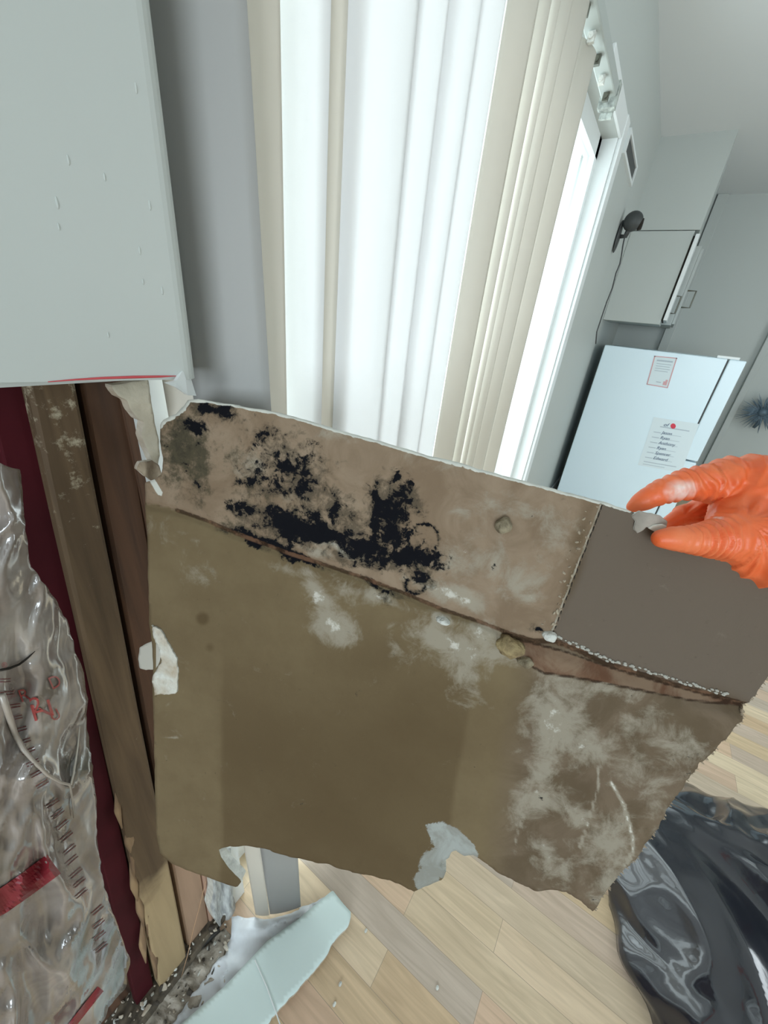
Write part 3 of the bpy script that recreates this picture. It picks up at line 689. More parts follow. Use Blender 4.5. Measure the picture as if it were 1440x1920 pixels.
def qstrip(pl, wid, name, m):
    vs = []; fs = []; n = 0; P = []
    for (ax, ay), (bx, by) in zip(pl, pl[1:]):
        k = max(2, int(math.hypot(bx-ax, by-ay)/6))
        for i in range(k): P.append((ax+(bx-ax)*i/k, ay+(by-ay)*i/k))
    P.append(pl[-1])
    R_ = 6
    for i, (x, y) in enumerate(P):
        a = P[max(0, i-1)]; b = P[min(len(P)-1, i+1)]; dx, dy = b[0]-a[0], b[1]-a[1]; L_ = math.hypot(dx, dy) or 1
        for k in range(R_+1):
            s = (k/R_-.5)*wid; vs.append((x-dy/L_*s, y+dx/L_*s))
    for i in range(len(P)-1):
        for k in range(R_): a = i*(R_+1)+k; fs.append((a, a+1, a+R_+2, a+R_+1))
    return on_film(name, vs, fs, m)
tag(qstrip([(-60, 1722), (0, 1690), (50, 1655), (100, 1618)], 44, 'printed_band', M_rprint), 'wide dark red band')
tag(qstrip([(110, 1950), (150, 1900), (188, 1852)], 14, 'printed_band', M_rprint), 'narrow dark red band')
M_dash = mat('dark_red_dashes', (.13, .03, .03), .5)
dash = [(6, 1274), (12, 1298), (24, 1322), (28, 1344), (36, 1366), (44, 1388), (52, 1406), (60, 1428), (68, 1448), (78, 1468), (98, 1504), (108, 1524), (116, 1544), (124, 1566), (130, 1590), (134, 1610), (142, 1634), (148, 1652), (152, 1672), (182, 1704), (184, 1730), (186, 1752), (190, 1774)]
for k, (x, y) in enumerate(dash):
    an = -.05-.055*min(k, 12); ln = 13; vs = []; fs = []
    for s in (-1, 1):
        ox, oy = -math.sin(an)*s*2.6, math.cos(an)*s*2.6; b = len(vs)
        for t in range(5):
            u = (t/4-.5)*2*ln
            for q in (-1, 1): vs.append((x+ox+u*math.cos(an)-math.sin(an)*q*.9, y+oy+u*math.sin(an)+math.cos(an)*q*.9))
        for t in range(4): a = b+2*t; fs.append((a, a+1, a+3, a+2))
    on_film('printed_dash', vs, fs, M_dash)
# rolled seam of the bag
bm = bmesh.new(); tube(bm, [film(x, y)+Vector((.003, 0, 0)) for x, y in ((2, 1300), (14, 1335), (26, 1372), (42, 1402), (62, 1425), (88, 1450), (112, 1464), (128, 1468), (134, 1500), (136, 1530))], [.0024, .0026, .0024, .002, .0016, .0015, .0013, .0014, .001, .0006], 8)
obj('rolled_seam', bm, mat('pale_film_seam', (.40, .35, .30), .3, spec=.8), bg, True)
bm = bmesh.new(); tube(bm, [film(x, y)+Vector((.002, 0, 0)) for x, y in ((148, 1360), (144, 1400), (136, 1450), (131, 1470))], [.0005, .001, .0013, .0012], 6)
obj('film_fold', bm, mat('pale_fold', (.66, .62, .55), .3), bg, True)
bm = bmesh.new(); tube(bm, [film(x, y)+Vector((.002, 0, 0)) for x, y in ((0, 1254), (16, 1251), (34, 1244), (50, 1232), (64, 1219))], [.0012, .0012, .0011, .0009, .0003], 6)
obj('black_tie', bm, M_black, bg, True)

# ------------------------------------------------------------------ the mouldy drywall panel
crease = [(262, 940), (330, 955), (390, 976), (440, 998), (480, 1013), (540, 1036), (600, 1055), (680, 1082), (760, 1112), (830, 1142), (900, 1165), (960, 1188), (1000, 1200), (1040, 1200), (1080, 1215), (1130, 1240), (1190, 1258), (1260, 1280), (1330, 1300), (1410, 1322)]
def sd_crease(x, y):
    (qx, qy), d = nearest(crease, x, y, False)
    return d if y > qy else -d
def idepth(x, y): return 2.719+.00059*(x-720)-.000786*(y-960)
def pdepth(x, y):
    d = 1/idepth(x, y); s = sd_crease(x, y)
    d += .005*math.exp(-(max(0, s-1)/9)**2) if s > 0 else .004*math.exp(-(s/3.0)**2)
    if s > 0 and x > 930: d += .005*math.exp(-((s-14)/15)**2)
    if s < 0: d -= .0000
    # gentle bow towards the camera in the middle of the sheet
    d -= .006*math.sin(math.pi*max(0, min(1, (x-280)/1100)))
    # scrape lip along the vertical seam
    sx = x-(1130-(y-940)*.38)
    if s < 0 and abs(sx) < 14: d += .0016*math.exp(-(sx/4)**2)-.0012*math.exp(-((sx+9)/4)**2)
    if s < 0 and x < 1120: d += .0009*noise.noise(Vector((x*.03, y*.03, 2)))
    e = math.hypot(x-945, y-985)
    if e < 24: d -= .004*math.exp(-(e/9)**2)
    e = math.hypot(x-830, y-1162)
    d -= .002*math.exp(-(e/9)**4)
    return d
outline = [(300, 795), (306, 788), (318, 780), (330, 776), (346, 762), (352, 750), (366, 747), (400, 753), (440, 760), (512, 772), (560, 785), (600, 797), (660, 815), (700, 825), (760, 843), (800, 855), (860, 868), (900, 882), (960, 897), (1000, 908), (1060, 924), (1120, 940), (1150, 948), (1180, 958), (1202, 968), (1222, 966), (1240, 974), (1249, 985), (1243, 994), (1262, 1006), (1300, 1026), (1345, 1036), (1400, 1066), (1480, 1104), (1490, 1250),
           (1440, 1268), (1418, 1300), (1395, 1322), (1392, 1350), (1365, 1378), (1330, 1420), (1296, 1450), (1270, 1490), (1240, 1540), (1215, 1580), (1190, 1612), (1160, 1640), (1135, 1675), (1112, 1710), (1090, 1690), (1062, 1672), (1030, 1668), (1005, 1672), (975, 1657), (930, 1634), (905, 1614), (888, 1604), (872, 1607), (855, 1594), (846, 1596), (842, 1610), (822, 1620), (838, 1632), (832, 1646), (800, 1662), (776, 1671), (740, 1655), (690, 1641), (660, 1636), (620, 1622), (570, 1612), (520, 1600), (490, 1590), (455, 1586), (432, 1586), (410, 1592),
           (414, 1606), (430, 1628), (453, 1652), (444, 1664), (424, 1658), (392, 1646), (350, 1632), (320, 1618), (300, 1600), (293, 1560), (291, 1500), (290, 1450), (288, 1350), (286, 1300), (287, 1240), (284, 1195), (280, 1170), (278, 1100), (276, 1000), (272, 950), (272, 905), (290, 898), (304, 888), (306, 862), (300, 830)]
def amp(i):
    if 33 <= i <= 45: return 4.5
    if 46 <= i <= 73: return 2.2
    if i < 8: return 2
    if 8 <= i < 26: return 1.0
    return .8
outline = ragged(outline, 1, 5, 13, rng=amp)
rnd = random.Random(3)
_bl = {}
def blobs(x, y, B):
    k = id(B)
    if k not in _bl:
        a = np.array(B, float); r = np.radians(a[:, 4]); _bl[k] = (a[:, 0], a[:, 1], a[:, 2], a[:, 3], np.cos(r), np.sin(r), a[:, 5])
    cx_, cy, rx, ry, c, s, st = _bl[k]; dx = x-cx_; dy = y-cy; u = (dx*c+dy*s)/rx; v = (-dx*s+dy*c)/ry
    return float((st*np.clip(1.3-.72*np.sqrt(u*u+v*v), 0, 1.15)).max())
def blob(x, y, b):
    cx_, cy, rx, ry, rot, st = b; c, s = math.cos(math.radians(rot)), math.sin(math.radians(rot)); dx, dy = x-cx_, y-cy
    u = (dx*c+dy*s)/rx; v = (-dx*s+dy*c)/ry; r = math.sqrt(u*u+v*v); return st*max(0, min(1, 1.55-r*.95))
MOLD = [(346, 840, 44, 56, 0, .42), (372, 905, 20, 30, 0, .4), (398, 766, 48, 15, 12, 1), (500, 822, 38, 26, 10, .60), (552, 880, 58, 34, 10, .75), (574, 912, 32, 22, 0, 1), (530, 850, 60, 40, 0, .55), (460, 955, 30, 15, 10, 1.05), (478, 900, 34, 36, 0, .58), (540, 986, 62, 26, 18, 1.1), (615, 1006, 62, 17, 18, 1.1),
        (626, 950, 13, 34, 0, .95), (650, 965, 25, 32, -30, .66), (660, 1000, 40, 26, 10, .7), (730, 955, 36, 46, 0, 1), (704, 965, 9, 62, 4, 1.15), (765, 930, 18, 38, -30, .85), (695, 1036, 56, 26, 10, 1.05), (770, 1046, 55, 26, 12, .86), (745, 900, 14, 12, 0, .8), (790, 1080, 26, 14, 30, .9),
        (500, 1018, 75, 11, 22, 1.0), (560, 1044, 55, 8, 22, .9), (720, 1104, 60, 5, 21, .8), (820, 1050, 20, 5, 20, .7), (1010, 1180, 16, 10, 0, .6), (720, 1124, 12, 12, 30, .7), (735, 1000, 40, 20, 0, .8), (360, 800, 30, 12, 0, .8), (590, 960, 20, 20, 0, .8), (640, 1040, 40, 16, 20, .6), (530, 920, 50, 20, 0, .62)]
GREEN = [(346, 845, 50, 66, -4, .95), (372, 930, 26, 26, 0, .6), (430, 860, 30, 60, 0, .4), (480, 910, 60, 50, 0, .42), (560, 950, 60, 30, 0, .4), (800, 1075, 50, 26, 0, .4), (450, 985, 40, 18, 20, .6)]
DUST = [(598, 1118, 34, 20, 30, .95), (622, 1172, 42, 30, 40, .95), (655, 1110, 40, 26, 20, .55), (650, 1200, 24, 16, 0, .7), (722, 1122, 42, 16, 15, .8), (830, 1162, 16, 10, 10, 1.3), (850, 1212, 95, 36, 12, .82), (900, 1190, 60, 26, 15, .75), (880, 1265, 40, 50, 0, .6), (940, 1230, 50, 30, 0, .65),
        (1043, 1350, 52, 95, 10, .8), (1010, 1470, 34, 80, 20, .72), (1100, 1395, 50, 34, 0, .72), (1080, 1525, 60, 30, 40, .62), (1140, 1575, 60, 55, 0, .66), (1215, 1365, 60, 40, 10, .55), (1190, 1440, 40, 50, 0, .5), (1275, 1400, 60, 34, -20, .5), (1156, 1655, 40, 50, 0, .66), (1050, 1640, 40, 30, 0, .6), (1025, 1610, 22, 50, -25, .7), (1230, 1500, 40, 50, 0, .48), (1120, 1290, 80, 18, 10, .6),
        (884, 1040, 60, 50, 0, .58), (969, 1093, 60, 40, 0, .6), (845, 1112, 70, 18, 18, .95), (600, 1035, 40, 10, 20, .7), (640, 1030, 60, 10, 20, .85), (600, 800, 60, 20, 10, .4), (360, 1080, 60, 30, 30, .35), (330, 1000, 60, 20, 20, .42), (830, 870, 80, 20, 12, .4), (960, 950, 70, 30, 0, .42), (1000, 1120, 22, 12, 0, .8), (560, 1075, 60, 12, 20, .5), (870, 960, 24, 14, 0, .55), (470, 870, 30, 30, 0, .5), (560, 930, 40, 14, 0, .5), (1040, 1010, 40, 60, 0, .45)]
GREY = [(850, 1585, 48, 22, 42, 1.6), (820, 1620, 34, 26, 0, 1.2), (800, 1650, 22, 22, 0, 1.2)]
DARK = [(660, 1470, 200, 190, 0, .45), (760, 1350, 110, 100, 0, .45), (700, 1240, 120, 60, 0, .4), (380, 1160, 10, 10, 0, 1.2), (393, 1214, 8, 8, 0, .7), (1340, 1320, 60, 30, 15, .7), (1100, 1480, 50, 40, 0, .5), (1070, 1570, 60, 50, 0, .5), (1120, 1640, 60, 40, 0, .5), (1180, 1300, 80, 20, 12, .5), (950, 985, 22, 14, 0, .5), (1090, 1000, 18, 60, 20, .7), (1075, 1080, 14, 60, 22, .7), (1290, 1440, 60, 16, -50, .6), (640, 1090, 200, 14, 20, .5)]
arcs = [([(1147, 1467), (1170, 1510), (1187, 1570), (1186, 1600), (1172, 1625)], 4, .9), ([(1125, 1440), (1112, 1520), (1085, 1590)], 4, .7), ([(985, 1520), (965, 1580)], 3, .6), ([(300, 1380), (330, 1385)], 2, .6)]
topedge = [(352, 750), (400, 753), (512, 772), (600, 797), (700, 825), (800, 855), (900, 882), (1000, 908), (1060, 924), (1120, 940), (1180, 958)]
cornerL = [(300, 795), (318, 780), (346, 762), (352, 750)]
def attr_a(x, y):
    jx, jy = noise.noise(Vector((x*.03, y*.03, 0)))*12, noise.noise(Vector((x*.03, y*.03, 8)))*12
    X, Y = x+jx, y+jy; s = sd_crease(x, y)
    m = blobs(X, Y, MOLD)
    e = math.hypot(x-795, y-1010); m = max(m, .85*math.exp(-((e-28)/4)**2)) ; e = math.hypot((x-778)/1.3, y-1098); m = max(m, .95*math.exp(-((e-14)/4)**2))
    g = blobs(X, Y, GREEN)
    d = blobs(X, Y, DUST)
    for pl, wd, st in arcs:
        _, q = nearest(pl, X*.3+x*.7, Y*.3+y*.7, False); d = max(d, st*math.exp(-(q/wd)**2)*1.3)
    return (m, g, d, 1)
def attr_b(x, y):
    s = sd_crease(x, y); gy = blobs(x, y, GREY); dk = blobs(x, y, DARK)
    # gypsum showing at torn rims
    t = 0
    _, q = nearest(topedge, x, y, False); wd = 5+3*noise.noise(Vector((x*.05, 0, 3))); t = max(t, 1.3-q/max(1, wd))
    _, q = nearest(cornerL, x, y, False); t = max(t, 1.4-q/(8+5*noise.noise(Vector((x*.1, y*.1, 3)))))
    if s < 0:
        pass
    if x > 1020: t = max(t, .75*math.exp(-((s+8)/4)**2)*(0.45+.6*noise.noise(Vector((x*.12, y*.02, 3)))))
    if x < 320:
        _, q = nearest([(285, 900), (300, 925)], x, y, False); t = max(t, 1.1-q/9)
        _, q = nearest([(292, 925), (350, 948)], x, y, False); t = max(t, .5-q/9)
    c = math.exp(-(s/3.2)**2)*1.2 if s < 0 else max(0, 1.25-abs(s)/ (7 if x < 940 else 20))
    if x > 940: c = max(c*(.55+.45*(1 if s < 6 or s > 26 else 0)), .0); 
    c = max(c, math.exp(-((s-2)/2.5)**2))
    if x < 330: c *= .5
    upper = 1 if s < 0 else 0
    return (max(0, t), max(0, c), dk, 1)
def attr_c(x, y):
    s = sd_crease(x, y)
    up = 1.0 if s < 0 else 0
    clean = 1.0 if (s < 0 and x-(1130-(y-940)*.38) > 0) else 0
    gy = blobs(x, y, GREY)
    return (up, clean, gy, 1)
SLOT = [(940, 1190), (1000, 1206), (1060, 1222), (1130, 1247), (1250, 1283), (1395, 1322), (1300, 1314), (1180, 1290), (1090, 1272), (1020, 1262), (965, 1232)]
def attr_d(x, y):
    (_, d) = nearest(SLOT, x, y); i = inside(SLOT, x, y)
    s = sd_crease(x, y); w_ = 5*noise.noise(Vector((0, y*.01, 4)))
    tone = 0 if s < 0 else max(0, min(1, (x-w_-412)/8))*max(0, min(1, (y-1150)/250))*max(0, min(1, (900+(1250-y)*.18+w_-x)/10))
    return ((.5+d/10 if i else .5-d/10), 1.0*math.exp(-(d/3)**2), tone, 0 if s < 0 else max(0, min(1, (x-960+s*.15)/60)))
def board_mat():
    m = bpy.data.materials.new('mouldy_backing_paper'); m.use_nodes = True; nt = m.node_tree; N = nt.nodes; L = nt.links; b = N['Principled BSDF']
    tc = N.new('ShaderNodeTexCoord')
    def attr(n):
        a = N.new('ShaderNodeAttribute'); a.attribute_name = n; s = N.new('ShaderNodeSeparateColor'); L.new(a.outputs['Color'], s.inputs[0]); return s.outputs
    Dd = attr('stain_d'); A = attr('stain_a'); B = attr('stain_b'); C_ = attr('stain_c')
    def nz(scale, det=8, rough=.65, dist=0):
        n = N.new('ShaderNodeTexNoise'); n.inputs['Scale'].default_value = scale; n.inputs['Detail'].default_value = det; n.inputs['Roughness'].default_value = rough; n.inputs['Distortion'].default_value = dist; L.new(tc.outputs['Object'], n.inputs['Vector']); return n.outputs['Fac']
    def ma(op, a, b_):
        n = N.new('ShaderNodeMath'); n.operation = op
        for i, v in enumerate((a, b_)):
            if isinstance(v, (int, float)): n.inputs[i].default_value = v
            else: L.new(v, n.inputs[i])
        return n.outputs[0]
    def step(v, lo, hi):
        n = N.new('ShaderNodeMapRange'); n.interpolation_type = 'SMOOTHSTEP'; n.inputs['From Min'].default_value = lo; n.inputs['From Max'].default_value = hi; L.new(v, n.inputs[0]); return n.outputs[0]
    def mix(f, a, b_):
        n = N.new('ShaderNodeMix'); n.data_type = 'RGBA'
        if isinstance(f, float): n.inputs[0].default_value = f
        else: L.new(f, n.inputs[0])
        for i, v in ((6, a), (7, b_)):
            if isinstance(v, tuple): n.inputs[i].default_value = (*v, 1)
            else: L.new(v, n.inputs[i])
        return n.outputs[2]
    n1 = nz(7, 6); n2 = nz(34, 10, .72, .4); n3 = nz(60, 8, .7); n4 = nz(20, 8, .6, .8)
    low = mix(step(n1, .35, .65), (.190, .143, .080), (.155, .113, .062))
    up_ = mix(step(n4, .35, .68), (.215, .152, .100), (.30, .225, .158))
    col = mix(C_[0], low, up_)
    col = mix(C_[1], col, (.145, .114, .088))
    col = mix(ma('MULTIPLY', step(B[2], .1, 1.0), .70), col, (.085, .056, .026))
    ad = N.new('ShaderNodeAttribute'); ad.attribute_name = 'stain_d'
    col = mix(ma('MULTIPLY', ad.outputs['Alpha'], .75), col, mix(step(n4, .35, .65), (.105, .076, .050), (.172, .128, .092)))
    col = mix(ma('MULTIPLY', Dd[2], .50), col, (.085, .056, .026))
    d = step(ma('ADD', A[2], ma('MULTIPLY', ma('SUBTRACT', n2, .5), 2.4)), .26, .92)
    col = mix(ma('MULTIPLY', d, .80), col, (.35, .315, .25))
    col = mix(ma('MULTIPLY', step(ma('ADD', A[2], ma('MULTIPLY', ma('SUBTRACT', n3, .5), 2.2)), .95, 1.25), .9), col, (.60, .58, .52))
    g = step(ma('ADD', A[1], ma('MULTIPLY', ma('SUBTRACT', nz(70, 10, .75), .5), 2.6)), .30, .95); col = mix(ma('MULTIPLY', g, .88), col, (.055, .05, .03))
    n5 = nz(110, 10, .72, .4)
    q = step(ma('ADD', A[0], ma('MULTIPLY', ma('SUBTRACT', n5, .5), 2.2)), .22, .72); col = mix(ma('MULTIPLY', q, .68), col, (.045, .04, .028))
    nn_ = ma('ADD', ma('MULTIPLY', ma('SUBTRACT', n2, .5), 2.2), ma('MULTIPLY', ma('SUBTRACT', n5, .5), 2.6))
    q = step(ma('ADD', A[0], nn_), .56, .80); col = mix(q, col, (.004, .0045, .007))
    q = step(ma('ADD', B[1], ma('MULTIPLY', ma('SUBTRACT', n3, .5), .7)), .40, .85); col = mix(ma('MULTIPLY', q, .85), col, mix(step(n2, .45, .6), (.035, .018, .009), (.16, .085, .05)))
    col = mix(step(ma('ADD', Dd[0], ma('MULTIPLY', ma('SUBTRACT', n3, .5), 1.2)), .4, .7), col, mix(step(n4, .4, .6), (.13, .065, .038), (.22, .15, .10)))
    col = mix(ma('MULTIPLY', step(ma('ADD', Dd[1], ma('MULTIPLY', ma('SUBTRACT', n3, .5), 1.2)), .3, .9), .85), col, (.03, .016, .009))
    col = mix(step(ma('ADD', C_[2], ma('MULTIPLY', ma('SUBTRACT', n2, .5), 1.4)), .55, .68), col, mix(step(n4, .4, .6), (.27, .27, .24), (.37, .39, .37)))
    q = step(ma('ADD', B[0], ma('MULTIPLY', ma('SUBTRACT', n2, .5), 1.1)), .42, .6); col = mix(q, col, (.62, .62, .56))
    L.new(col, b.inputs['Base Color']); b.inputs['Roughness'].default_value = .9; b.inputs['Specular IOR Level'].default_value = .15
    bp = N.new('ShaderNodeBump'); bp.inputs['Strength'].default_value = .35; bp.inputs['Distance'].default_value = .003; L.new(n2, bp.inputs['Height']); L.new(bp.outputs[0], b.inputs['Normal'])
    return m
BACK = (Xd*0+Vector((R[0][2], R[1][2], R[2][2])))*-1.0
nrm_cam = Vector((.425, -.567, 2.719)).normalized()
def c2w(v): return Vector((Xd.dot(v), Vd.dot(v), Zd.dot(v)))
BACK = c2w(nrm_cam)*.012
M_board = board_mat()
pan = empty('drywall_panel', at(800, 1600, .45), 'torn mouldy drywall panel held up by the gloved hand', 'drywall panel')
solid_sheet('board', outline, 5, lambda x, y: at(x, y, pdepth(x, y)), lambda x, y: BACK, [M_board, M_gyp], pan, attrs={'stain_a': attr_a, 'stain_b': attr_b, 'stain_c': attr_c, 'stain_d': attr_d})
# torn face paper at the left edge
poly = ragged([(284, 1172), (296, 1178), (312, 1200), (324, 1218), (330, 1240), (334, 1262), (332, 1298), (316, 1302), (290, 1304), (286, 1270), (294, 1252), (304, 1240), (298, 1215), (290, 1200)], 2.5, 4, 17)
o = solid_sheet('torn_paper_edge', poly, 3, lambda x, y: at(x, y, 1/idepth(x, y)-.003), lambda x, y: BACK*.15, [mat('white_torn_core', (.68, .68, .62), .9, bump=.5, bscale=90, col2=(.46, .38, .28), vscale=45), M_gyp], pan)
tag(o, 'white torn patch at the left edge')
poly = ragged([(288, 1200), (276, 1206), (262, 1214), (259, 1236), (262, 1252), (274, 1257), (292, 1256), (299, 1240), (300, 1215)], 1.2, 4, 19)
solid_sheet('paper_tongue', poly, 3, lambda x, y: at(x, y, 1/idepth(x, y)-.002+.0006*(300-x)*.4), lambda x, y: BACK*.08, [mat('grey_paper', (.50, .48, .42), .8), M_gyp], pan)
# light rim of the bottom-left flap
bm = bmesh.new(); tube(bm, [at(x, y, 1/idepth(x, y)+.004) for x, y in ((410, 1592), (416, 1604), (428, 1622), (440, 1638), (455, 1652))], [.0015, .003, .003, .0028, .001], 7); obj('flap_rim', bm, M_gyp, pan, True)
# curled paper pinched under the thumb
poly = ragged([(1184, 966), (1200, 958), (1220, 962), (1238, 966), (1251, 978), (1248, 994), (1236, 1000), (1224, 994), (1212, 989), (1204, 996), (1195, 1000), (1188, 992), (1192, 978)], 1.2, 3, 23)
def curl(x, y): return at(x, y, 1/idepth(x, y)-.004-.006*math.sin(max(0, min(1, (x-1185)/66))*math.pi))
solid_sheet('curled_paper', poly, 2.5, curl, lambda x, y: BACK*.12, [mat('curled_grey_paper', (.40, .36, .31), .8, var=.3, vscale=60), M_gyp], pan)
poly = ragged([(1214, 990), (1226, 984), (1242, 982), (1251, 986), (1246, 996), (1230, 998)], .8, 3, 24)
solid_sheet('paper_lip', poly, 2, lambda x, y: at(x, y, 1/idepth(x, y)-.0105), lambda x, y: BACK*.06, [mat('pale_lip', (.62, .60, .52), .8), M_gyp], pan)
# lumps and chips stuck on the board
def lump(name, px, py, r, sq, m, lab=None, seed=0, d=-.001):
    p = at(px, py, pdepth(px, py)+d); bm = bmesh.new(); bmesh.ops.create_icosphere(bm, subdivisions=3, radius=r, matrix=Matrix.Translation(p) @ Matrix.Diagonal((*sq, 1)))
    for v in bm.verts: v.co += (v.co-p)*(.35*noise.noise(v.co*170+Vector((seed, 0, 0))))
    o = obj(name, bm, m, pan, True)
    if lab: tag(o, lab)
    return o
M_lump = mat('crusted_plaster', (.36, .31, .21), .9, bump=.6, bscale=140, col2=(.13, .10, .06), vscale=90)
lump('plaster_lump', 955, 1212, .011, (1.2, 1, .9), mat('yellow_crust', (.40, .31, .16), .9, bump=.5, bscale=140, col2=(.17, .12, .06), vscale=80), 'yellowish crusted lump below the crease')
lump('nail_mound', 945, 986, .007, (1, 1, 1.1), M_lump, None, 3); lump('plaster_lump', 1030, 1192, .006, (1.2, 1, .8), M_gyp, 'small white lump at the seam corner', 5); lump('plaster_lump', 985, 1240, .006, (1.3, 1, .8), M_lump, None, 8)
lump('plaster_lump', 830, 1163, .0055, (1.3, 1, .5), M_gyp, 'small pale disc', 9, 0)
# the straight seam of the scraped area: pale paper lip and dark crack
sl = [(1131-(y-940)*.385+1.5*noise.noise(Vector((y*.05, 0, 2))), y) for y in range(944, 1188, 6)]
bm = bmesh.new(); tube(bm, [at(x-3, y, pdepth(x-3, y)-.0002) for x, y in sl], [.0012*(.75+.5*noise.noise(Vector((y*.09, 3, 2)))) for x, y in sl], 6); obj('seam_lip', bm, mat('seam_paper', (.40, .36, .29), .9, col2=(.25, .21, .15), vscale=70, bump=.4, bscale=120), pan, True)
bm = bmesh.new(); tube(bm, [at(x+1, y, pdepth(x+1, y)) for x, y in sl], .0006, 6); obj('seam_crack', bm, M_black, pan, True)
bm = bmesh.new()
for k in range(44):
    t = random.random(); y = 950+t*236; x = 1131-(y-940)*.385-random.uniform(5, 26)*(1 if random.random() < .5 else .6); s_ = random.uniform(.0005, .0018)*(1.3 if y > 1120 else 1)
    bmesh.ops.create_icosphere(bm, subdivisions=1, radius=s_, matrix=Matrix.Translation(at(x, y, pdepth(x, y))) @ Matrix.Rotation(random.uniform(0, 3), 4, 'Y') @ Matrix.Diagonal((1.3, .9, .7, 1)))
tag(obj('scraped_flakes', bm, mat('paper_flakes', (.42, .36, .27), .9, col2=(.20, .14, .09), vscale=90), pan), kind='stuff')
# bead of white gypsum crumbs along the lower-right seam
bm = bmesh.new()
for k in range(70):
    t = k/70; x = 1030+t*340; (qx, qy), _ = nearest(crease, x, 1230+t*80, False); py = qy-7+random.uniform(-3, 3)
    p = at(qx+random.uniform(-3, 3), py, pdepth(qx, py)-.0008); s = random.uniform(.0007, .0018)
    bmesh.ops.create_icosphere(bm, subdivisions=1, radius=s, matrix=Matrix.Translation(p) @ Matrix.Diagonal((1.3, 1, .9, 1)))
tag(obj('gypsum_crumbs', bm, mat('grey_crumbs', (.46, .45, .40), .9), pan), kind='stuff')
# ragged fibres of the right edge
bm = bmesh.new()
edge = [(1440, 1268), (1418, 1300), (1395, 1325), (1392, 1350), (1365, 1378), (1330, 1420), (1296, 1450), (1270, 1490), (1240, 1540), (1215, 1580), (1190, 1612), (1160, 1640), (1135, 1675), (1112, 1710)]
for (ax, ay), (bx, by) in zip(edge, edge[1:]):
    for k in range(7):
        t = random.random(); x = ax+(bx-ax)*t; y = ay+(by-ay)*t; d = 1/idepth(x, y)+.004; L_ = random.uniform(1, 6)
        tube(bm, [at(x-5, y-4, d), at(x+L_*.8, y+L_*.5+random.uniform(-3, 3), d)], [.0014, .0003], 4)
tag(obj('torn_fibres', bm, mat('brown_fibre', (.30, .24, .17), .9), pan), kind='stuff')
adopt(pan)

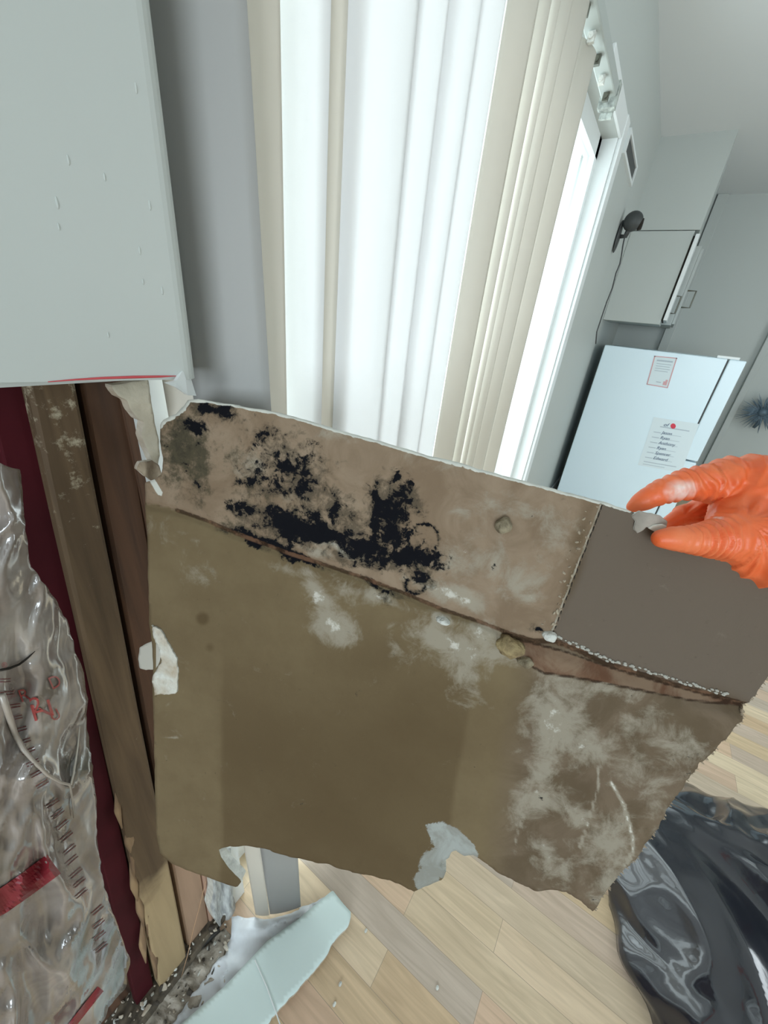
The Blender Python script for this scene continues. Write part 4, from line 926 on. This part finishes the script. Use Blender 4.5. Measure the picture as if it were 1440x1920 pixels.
# ------------------------------------------------------------------ gloved hand
def hand():
    tb = bmesh.new(); bmesh.ops.create_icosphere(tb, subdivisions=2, radius=1); tb.verts.index_update()
    TV = np.array([v.co[:] for v in tb.verts]); TF = np.array([[v.index for v in f.verts] for f in tb.faces]); tb.free(); AV = []; AF = []
    def chain(pts, flat=1.0):
        P = [(at(px, py, d), r) for px, py, d, r in pts]
        for (a, ra), (b, rb) in zip(P, P[1:]):
            n = max(2, int((b-a).length/max(.0022, .16*min(ra, rb))))
            for k in range(n+1):
                t = k/n; c = a.lerp(b, t); r = ra+(rb-ra)*t
                AF.append(TF+len(TV)*len(AV)); AV.append(TV*r+np.array(c[:]))
    # thumb in front of the board
    chain([(1240, 1010, .3160, .0080), (1262, 1010, .3155, .0105), (1292, 1012, .316, .0118), (1322, 1012, .318, .0132), (1352, 1010, .324, .0170), (1392, 1004, .335, .0290), (1425, 1000, .345, .0350)])
    # index finger over and behind the top edge
    chain([(1186, 950, .366, .0060), (1204, 940, .364, .0098), (1240, 922, .360, .0124), (1285, 908, .357, .0146), (1325, 905, .356, .0170), (1375, 905, .358, .0240), (1425, 912, .360, .0300)])
    chain([(1400, 912, .357, .0270), (1392, 955, .350, .0230), (1392, 1000, .338, .0290)])
    chain([(1440, 905, .360, .0300), (1500, 930, .362, .036)])
    # middle, ring and little fingers curling behind the board
    chain([(1252, 985, .392, .0085), (1280, 968, .392, .0105), (1320, 955, .390, .0125), (1375, 950, .385, .0150), (1420, 945, .375, .0200)])
    chain([(1262, 1015, .405, .0085), (1300, 1000, .408, .0105), (1350, 985, .405, .0125), (1420, 965, .392, .0170)])
    chain([(1290, 1040, .410, .0078), (1330, 1030, .415, .0095), (1380, 1010, .412, .0115), (1435, 985, .400, .0160)])
    # palm, heel and wrist
    chain([(1392, 1010, .334, .0270), (1430, 1036, .336, .0310), (1500, 1066, .345, .0360)])
    chain([(1425, 915, .360, .0280), (1470, 960, .362, .0350), (1480, 1010, .352, .0380), (1425, 1000, .345, .0350)])
    chain([(1475, 990, .356, .0380), (1560, 1030, .355, .0360), (1680, 1070, .36, .0330)])
    me = bpy.data.meshes.new('gloved_hand'); me.from_pydata(np.concatenate(AV).tolist(), [], np.concatenate(AF).tolist()); me.update()
    o = bpy.data.objects.new('tmp', me); COL.objects.link(o)
    md = o.modifiers.new('r', 'REMESH'); md.mode = 'VOXEL'; md.voxel_size = .0013
    md = o.modifiers.new('s', 'SMOOTH'); md.factor = .6; md.iterations = 12
    bpy.context.view_layer.update()
    me2 = bpy.data.meshes.new_from_object(o.evaluated_get(bpy.context.evaluated_depsgraph_get())); bpy.data.objects.remove(o)
    me2.name = 'gloved_hand'
    # stretch wrinkles of the glove: rings across the thumb joint, rays over the hand's back
    Jt = at(1335, 1008, .32); tip = at(1240, 1010, .316); ax = (tip-Jt).normalized(); web = at(1365, 975, .33)
    Ji = at(1300, 905, .357); axi = (at(1200, 940, .364)-Ji).normalized()
    upv = c2w(Vector((0, -1, 0))); rt = c2w(Vector((1, 0, 0)))
    NRM = [v.normal.copy() for v in me2.vertices]; NEW = []
    for v, n in zip(me2.vertices, NRM):
        c = v.co; d = 0
        s = (c-Jt).dot(ax); r = (c-Jt-ax*s).length
        if r < .03: d += .0024*math.exp(-((s-.004)/.018)**2)*math.sin(s*900+noise.noise(c*90)*2.5)
        s = (c-Ji).dot(axi); r = (c-Ji-axi*s).length
        if r < .022: d += .0014*math.exp(-(s/.03)**2)*math.sin(s*750+noise.noise(c*70)*3)
        q = c-web; x = q.dot(rt); y = q.dot(upv)
        if x > .004:
            a = math.atan2(y, x); rad = math.hypot(x, y); d += .0027*min(1, rad/.02)*(1-abs(noise.noise(Vector((a*4.5, rad*14, 2))))*3.2)*.9
        NEW.extend(c+n*d)
    me2.vertices.foreach_set('co', NEW); me2.update()
    return me2
def glove_mat():
    m = bpy.data.materials.new('orange_nitrile'); m.use_nodes = True; nt = m.node_tree; N = nt.nodes; L = nt.links; b = N['Principled BSDF']
    tc = N.new('ShaderNodeTexCoord')
    n = N.new('ShaderNodeTexNoise'); n.inputs['Scale'].default_value = 30; n.inputs['Detail'].default_value = 5; L.new(tc.outputs['Object'], n.inputs['Vector'])
    r = N.new('ShaderNodeValToRGB'); r.color_ramp.elements[0].position = .35; r.color_ramp.elements[0].color = (.80, .13, .030, 1); r.color_ramp.elements[1].position = .7; r.color_ramp.elements[1].color = (.86, .22, .085, 1); L.new(n.outputs['Fac'], r.inputs[0])
    col = r.outputs[0]
    for (px, py, dp, rad) in ((1272, 922, .346, .011), (1290, 920, .344, .010), (1347, 972, .325, .0045)):
        p = at(px, py, dp)
        vm = N.new('ShaderNodeVectorMath'); vm.operation = 'DISTANCE'; L.new(tc.outputs['Object'], vm.inputs[0]); vm.inputs[1].default_value = p
        mr = N.new('ShaderNodeMapRange'); mr.inputs['From Min'].default_value = rad*1.15; mr.inputs['From Max'].default_value = rad*.5; L.new(vm.outputs['Value'], mr.inputs[0])
        n2 = N.new('ShaderNodeTexNoise'); n2.inputs['Scale'].default_value = 160; L.new(tc.outputs['Object'], n2.inputs['Vector'])
        mu = N.new('ShaderNodeMath'); mu.operation = 'MULTIPLY'; L.new(mr.outputs[0], mu.inputs[0]); L.new(n2.outputs['Fac'], mu.inputs[1])
        mx = N.new('ShaderNodeMix'); mx.data_type = 'RGBA'; L.new(mu.outputs[0], mx.inputs[0]); L.new(col, mx.inputs[6]); mx.inputs[7].default_value = (.85, .72, .66, 1); col = mx.outputs[2]
    L.new(col, b.inputs['Base Color']); b.inputs['Roughness'].default_value = .42; b.inputs['Subsurface Weight'].default_value = .12; b.inputs['Subsurface Scale'].default_value = .01; b.inputs['Subsurface Radius'].default_value = (1, .3, .1)
    v = N.new('ShaderNodeTexVoronoi'); v.inputs['Scale'].default_value = 750; L.new(tc.outputs['Object'], v.inputs['Vector'])
    bp = N.new('ShaderNodeBump'); bp.inputs['Strength'].default_value = .12; bp.inputs['Distance'].default_value = .0006; L.new(v.outputs['Distance'], bp.inputs['Height']); L.new(bp.outputs[0], b.inputs['Normal'])
    return m
hm = hand(); hm.materials.clear()
h = link('gloved_hand', hm, glove_mat(), None, True)
tag(h, 'hand in a wrinkled orange glove pinching the board corner', 'hand')
